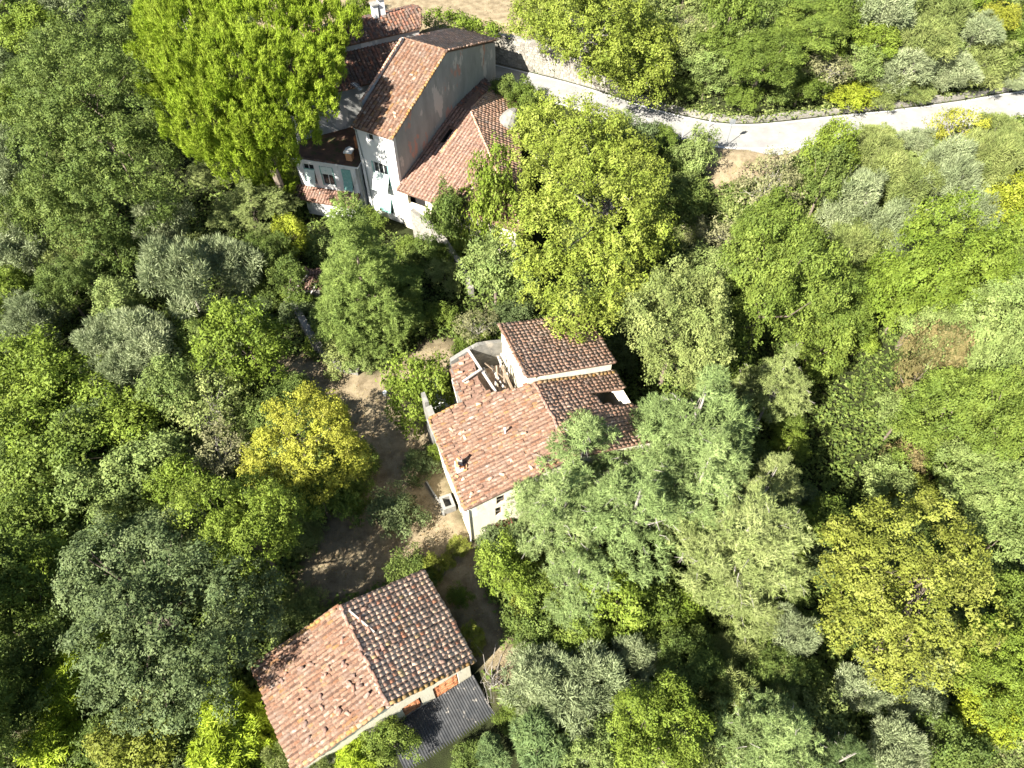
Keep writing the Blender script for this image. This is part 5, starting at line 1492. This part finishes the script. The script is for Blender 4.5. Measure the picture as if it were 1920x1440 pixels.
 ('bush', 'green', 830, 595, 36, 'green shrub in shade right of the conifer foot', 1.0),
 ('twiggy', 'dry', 895, 615, 44, 'grey twiggy dead bush behind the collapsed roof', 1.2),
 ('bush', 'spring', 900, 650, 26, 'small bright bush behind the collapsed roof'),
 ('bush', 'deep', 948, 165, 32, 'dark shrub behind the villa at the road end', 1.0),
 ('bush', 'green', 985, 180, 30, 'green shrub behind the side wing by the road', 1.2),
 ('bush', 'pale', 670, 680, 30, 'pale low shrub under the conifer by the drive', .8),
 ('bush', 'green', 560, 575, 30, 'shrub growing over the collapsed outhouse', 1.3),
 ('bush', 'green', 868, 672, 20, 'ivy spilling over the broken back corner of the farmhouse', 3.6),
 ('small', 'deep', 545, 530, 40, 'dark tree in shade beside the collapsed outhouse'),
 ('bush', 'spring', 600, 640, 26, 'climber over the whitewashed terrace wall', 1.2),
 ('small', 'spring', 675, 14, 24, 'bright round shrub on the dry field behind the villa'),
]
for k, t in enumerate(T):
    tree_at(t[0], k, t[1], t[2], t[3], t[4], t[5], t[6] if len(t) > 6 else 1.0, cat='shrub' if t[0] in ('bush', 'twiggy') else 'bamboo' if t[0] == 'bamboo' else 'tree')

# clipped hedge on the field behind the villa
hx0, hx1 = at(815, 36, 10.1), at(922, 66, 9.9)
hl_ = []
for k in range(7):
    f = k / 6; hl_.append(((hx1[0] - hx0[0]) * f, (hx1[1] - hx0[1]) * f, 1.0 + .1 * (k % 2), 1.15, 1.0))
hero('hedge', hx0, hl_, 'broad', 'spring', .2, .5, .6, 'long bright green hedge on the dry field behind the villa roof', 31, nl_=3, base_r=.05, hc=1, cat='hedge')
# bare dead tree on the left edge
db = MB(); r = np.random.default_rng(4)
C0 = np.c_[r.normal(0, 2.0, 26), r.normal(0, 2.0, 26), r.uniform(4, 9, 26)]
limbs(db, C0, 6.5, 1, r, .16, 22, twigs=3)
x, y = at(14, 150, 0)
dt = tag(empty('dead_tree', (x, y, float(zg(x, y)))), 'bare dead tree with pale branches on the left edge', 'tree')
db.build('trunk', M['bark_grey'], dt)
# tangle of bare stems at the barn's right corner
db = MB(); r = np.random.default_rng(5)
for _ in range(26):
    a = np.array([r.normal(0, .25), r.normal(0, .25), 0]); b_ = a + np.array([r.normal(0, .7), r.normal(0, .7), r.uniform(1.2, 2.6)]); c_ = b_ + np.array([r.normal(0, .6), r.normal(0, .6), r.uniform(-.9, .2)])
    db.tube([tuple(a), tuple((a + b_) / 2 + r.normal(0, .2, 3)), tuple(b_), tuple(c_)], [.02, .018, .014, .006], 4, cap=False)
x, y = at(925, 1285, 0)
dt = tag(empty('bare_bush', (x, y, float(zg(x, y)))), 'tangled bare grey stems at the right corner of the barn', 'shrub')
db.build('stems', M['bark_grey'], dt)

# ---- scrub between the trees
FOOT = []
def add_foot(O_, az_, x0, x1, y0, y1, m=.6):
    a = math.radians(az_)
    FOOT.append([(O_[0] + y * math.sin(a) + x * math.cos(a), O_[1] + y * math.cos(a) - x * math.sin(a)) for x, y in ((x0 - m, y0 - m), (x1 + m, y0 - m), (x1 + m, y1 + m), (x0 - m, y1 + m))])
add_foot(BARN_O, BARN_AZ, -6, 6, -6.2, 7); add_foot(LH_O, LH_AZ, -.5, 15.2, -.5, 12.6); add_foot(V_O, V_AZ, -5, 14.5, -2, 20.5, .3)
add_foot(A_O, A_AZ, -1, 7, -2, 9, .3); add_foot(W_O, W_AZ, -7, 9.5, 0, 9)
BLOCK = FOOT + [DRIVE, FIELD, VERGE]
def blocked(x, y, m=0):
    for p in BLOCK:
        if in_poly(np.array([x]), np.array([y]), p)[0]: return True
    return float(road_dist(np.array([x]), np.array([y]))[0]) < 3.0 + m
nfill = 0
HOLLOW = [(1580, 830, 125), (1640, 600, 45), (130, 620, 50), (1330, 1170, 60), (30, 1340, 70), (520, 1290, 40), (960, 1300, 60), (1560, 1280, 45), (1880, 1180, 40), (20, 400, 40), (1620, 1380, 40), (285, 220, 30)]
USED = set()
SHADE = {'green': 'green', 'deep': 'dark green', 'oak': 'grey-green', 'spring': 'bright green', 'pale': 'pale green', 'olive2': 'olive-green'}
STOPW = set('the of on a in with at and left right below above beside by under between near beyond over top bottom dark lower upper tall small pale bright silvery grey green just stone olive-yellow largest white brown yellow rust-orange close bare dry its whose'.split())
def scrub_label(col, x, y):
    qs = sorted(((x - a) ** 2 + (y - b_) ** 2, lb) for a, b_, lb in NAMED)[:5]
    for size in ('low', 'small', 'rounded', 'spreading'):
        for q in qs:
            w_ = q[1].split()[:10]
            while w_[-1] in STOPW: w_.pop()
            t = size + ' ' + SHADE[col] + ' scrub by the ' + ' '.join(w_)
            if t not in USED:
                USED.add(t); return t
    return t
gx = [(px, py) for py in range(10, 1500, 66) for px in range(-40, 1980, 66)]
vr.shuffle(gx)
for px, py in gx:
    px += vr.uniform(-20, 20); py += vr.uniform(-20, 20)
    x, y = at(px, py, 1.0); g_ = float(zg(x, y)); x, y = at(px, py, g_ + 1.0)
    if blocked(x, y, 1.6): continue
    if any((px - a) ** 2 + (py - b_) ** 2 < c_ * c_ for a, b_, c_ in HOLLOW): continue
    hill = px > 1240 and py < 340          # scrubby slope round the road
    if hill and any(blocked(x + dx, y + dy, 2.4) for dx, dy in ((0, 0), (1.8, 0), (-1.8, 0), (0, 1.6), (0, 2.4))): continue
    if any((x - a) ** 2 + (y - b_) ** 2 < ((.5 if hill else .74) * R) ** 2 for a, b_, R in PLANTS): continue
    R = vr.uniform(1.8, 2.7) if hill else vr.uniform(1.5, 2.3)
    kind = 'bush' if vr.random() < .8 else 'small'
    col = ['green', 'deep', 'deep', 'oak', 'spring', 'pale', 'olive2'][vr.integers(7)]
    if hill: col = ['pale', 'olive2', 'green', 'olive2', 'spring'][vr.integers(5)]
    tree_at(kind, int(vr.integers(9)), col, 0, 0, 0, scrub_label(col, x, y), hf=vr.uniform(.8, 1.2), name='scrub_bush', cat='shrub', group='scrub between the trees', loc=(x, y, R / KIND[kind][1]))
    nfill += 1
print('fill', nfill, 'plants', len(PLANTS))

# ---- ground cover: ivy and fallen leaves under the trees, short dry grass on the clearings
def scatter(n, inside):
    px = vr.uniform(-60, 1980, n); py = vr.uniform(-40, 1500, n)
    pts = []
    X_ = np.empty((n, 2))
    for i in range(n): X_[i] = at(px[i], py[i], 0.0)
    z = zg(X_[:, 0], X_[:, 1])
    for i in range(n): X_[i] = at(px[i], py[i], z[i])
    m_ = np.zeros(n, bool)
    for p in inside: m_ |= in_poly(X_[:, 0], X_[:, 1], p)
    return X_, m_
Xg, mk = scatter(80000, BLOCK)
mk |= road_dist(Xg[:, 0], Xg[:, 1]) < 2.6
Xc = Xg[~mk]
n = len(Xc); P3 = np.c_[Xc, zg(Xc[:, 0], Xc[:, 1]) + vr.uniform(.05, .9, n)]
P3 = np.repeat(P3, 5, 0) + vr.normal(0, .22, (n * 5, 3)) * np.array([1, 1, .7]); n = len(P3)
nn = unit(np.array([0, 0, 1.]) + vr.normal(0, .45, (n, 3))); ax = unit(np.cross(nn, vr.normal(size=(n, 3))))
sz = vr.uniform(.14, .34, n)
v, f = quads(P3, ax, nn, sz * .6, sz * .42)
tag(link('undergrowth', np_mesh('undergrowth', v, f, LEAF['deep'], vr.random(n)), None), 'dark ivy and bramble leaves carpeting the ground under the trees', 'undergrowth', kind='stuff')
nh = 26000
hp = np.array([at(vr.uniform(1150, 1990), vr.uniform(-30, 400), 6.0) for _ in range(nh)])
ok = road_dist(hp[:, 0], hp[:, 1]) > 2.7
for p in BLOCK: ok &= ~in_poly(hp[:, 0], hp[:, 1], p)
hp = hp[ok]; n = len(hp)
P3 = np.repeat(np.c_[hp, zg(hp[:, 0], hp[:, 1]) + vr.uniform(.05, .8, n)], 6, 0) + vr.normal(0, .25, (n * 6, 3)) * np.array([1, 1, .6]); n = len(P3)
nn = unit(np.array([0, 0, .8]) + vr.normal(0, .5, (n, 3))); ax = unit(np.cross(nn, vr.normal(size=(n, 3)))); sz = vr.uniform(.16, .34, n)
v, f = quads(P3, ax, nn, sz * .6, sz * .42)
tag(link('bramble_cover', np_mesh('bramble_cover', v, f, LEAF['olive2'], vr.random(n)), None), 'low olive-green bramble carpet on the slopes along the road', 'undergrowth', kind='stuff')
Xg, mk = scatter(60000, [DRIVE, FIELD, VERGE])
for p in FOOT: mk &= ~in_poly(Xg[:, 0], Xg[:, 1], p)
Xc = Xg[mk]; n = len(Xc)
P3 = np.repeat(np.c_[Xc, zg(Xc[:, 0], Xc[:, 1])], 3, 0) + vr.normal(0, .07, (n * 3, 3)) * np.array([1, 1, 0]); n = len(P3)
ax = unit(vr.normal(size=(n, 3)) * .7 + np.array([0, 0, .8])); L_ = vr.uniform(.07, .2, n)
nn = unit(np.cross(ax, vr.normal(size=(n, 3))))
v, f = quads(P3 + ax * L_[:, None] * .4, ax, nn, L_ * .5, L_ * .14, 0)
M['straw'] = tinted('dry_grass', [(0, (.20, .15, .07)), (.4, (.32, .25, .13)), (.75, (.26, .22, .09)), (1, (.14, .16, .04))], 0, transl=.2, obj_w=0)
tag(link('dry_grass', np_mesh('dry_grass', v, f, M['straw'], vr.random(n)), None), 'short dry straw-coloured grass on the drive and field', 'grass', kind='stuff')


Xg, mk = scatter(9000, [DRIVE])
for p in FOOT: mk &= ~in_poly(Xg[:, 0], Xg[:, 1], p)
Xc = Xg[mk]; n = len(Xc)
P3 = np.repeat(np.c_[Xc, zg(Xc[:, 0], Xc[:, 1]) + .02], 2, 0) + vr.normal(0, .1, (n * 2, 3)) * np.array([1, 1, 0]); n = len(P3)
nn = unit(np.array([0, 0, 1.]) + vr.normal(0, .35, (n, 3))); ax = unit(np.cross(nn, vr.normal(size=(n, 3)))); sz = vr.uniform(.05, .14, n)
v, f = quads(P3, ax, nn, sz * .6, sz * .4)
M['litter'] = tinted('leaf_litter', [(0, (.16, .075, .03)), (.4, (.28, .18, .07)), (.7, (.34, .27, .12)), (1, (.10, .06, .03))], 0, obj_w=0)
tag(link('fallen_leaves', np_mesh('fallen_leaves', v, f, M['litter'], vr.random(n)), None), 'brown fallen leaves scattered over the dry yard', 'leaves', kind='stuff')
print('faces', sum(len(m_.polygons) for m_ in bpy.data.meshes if m_.users))
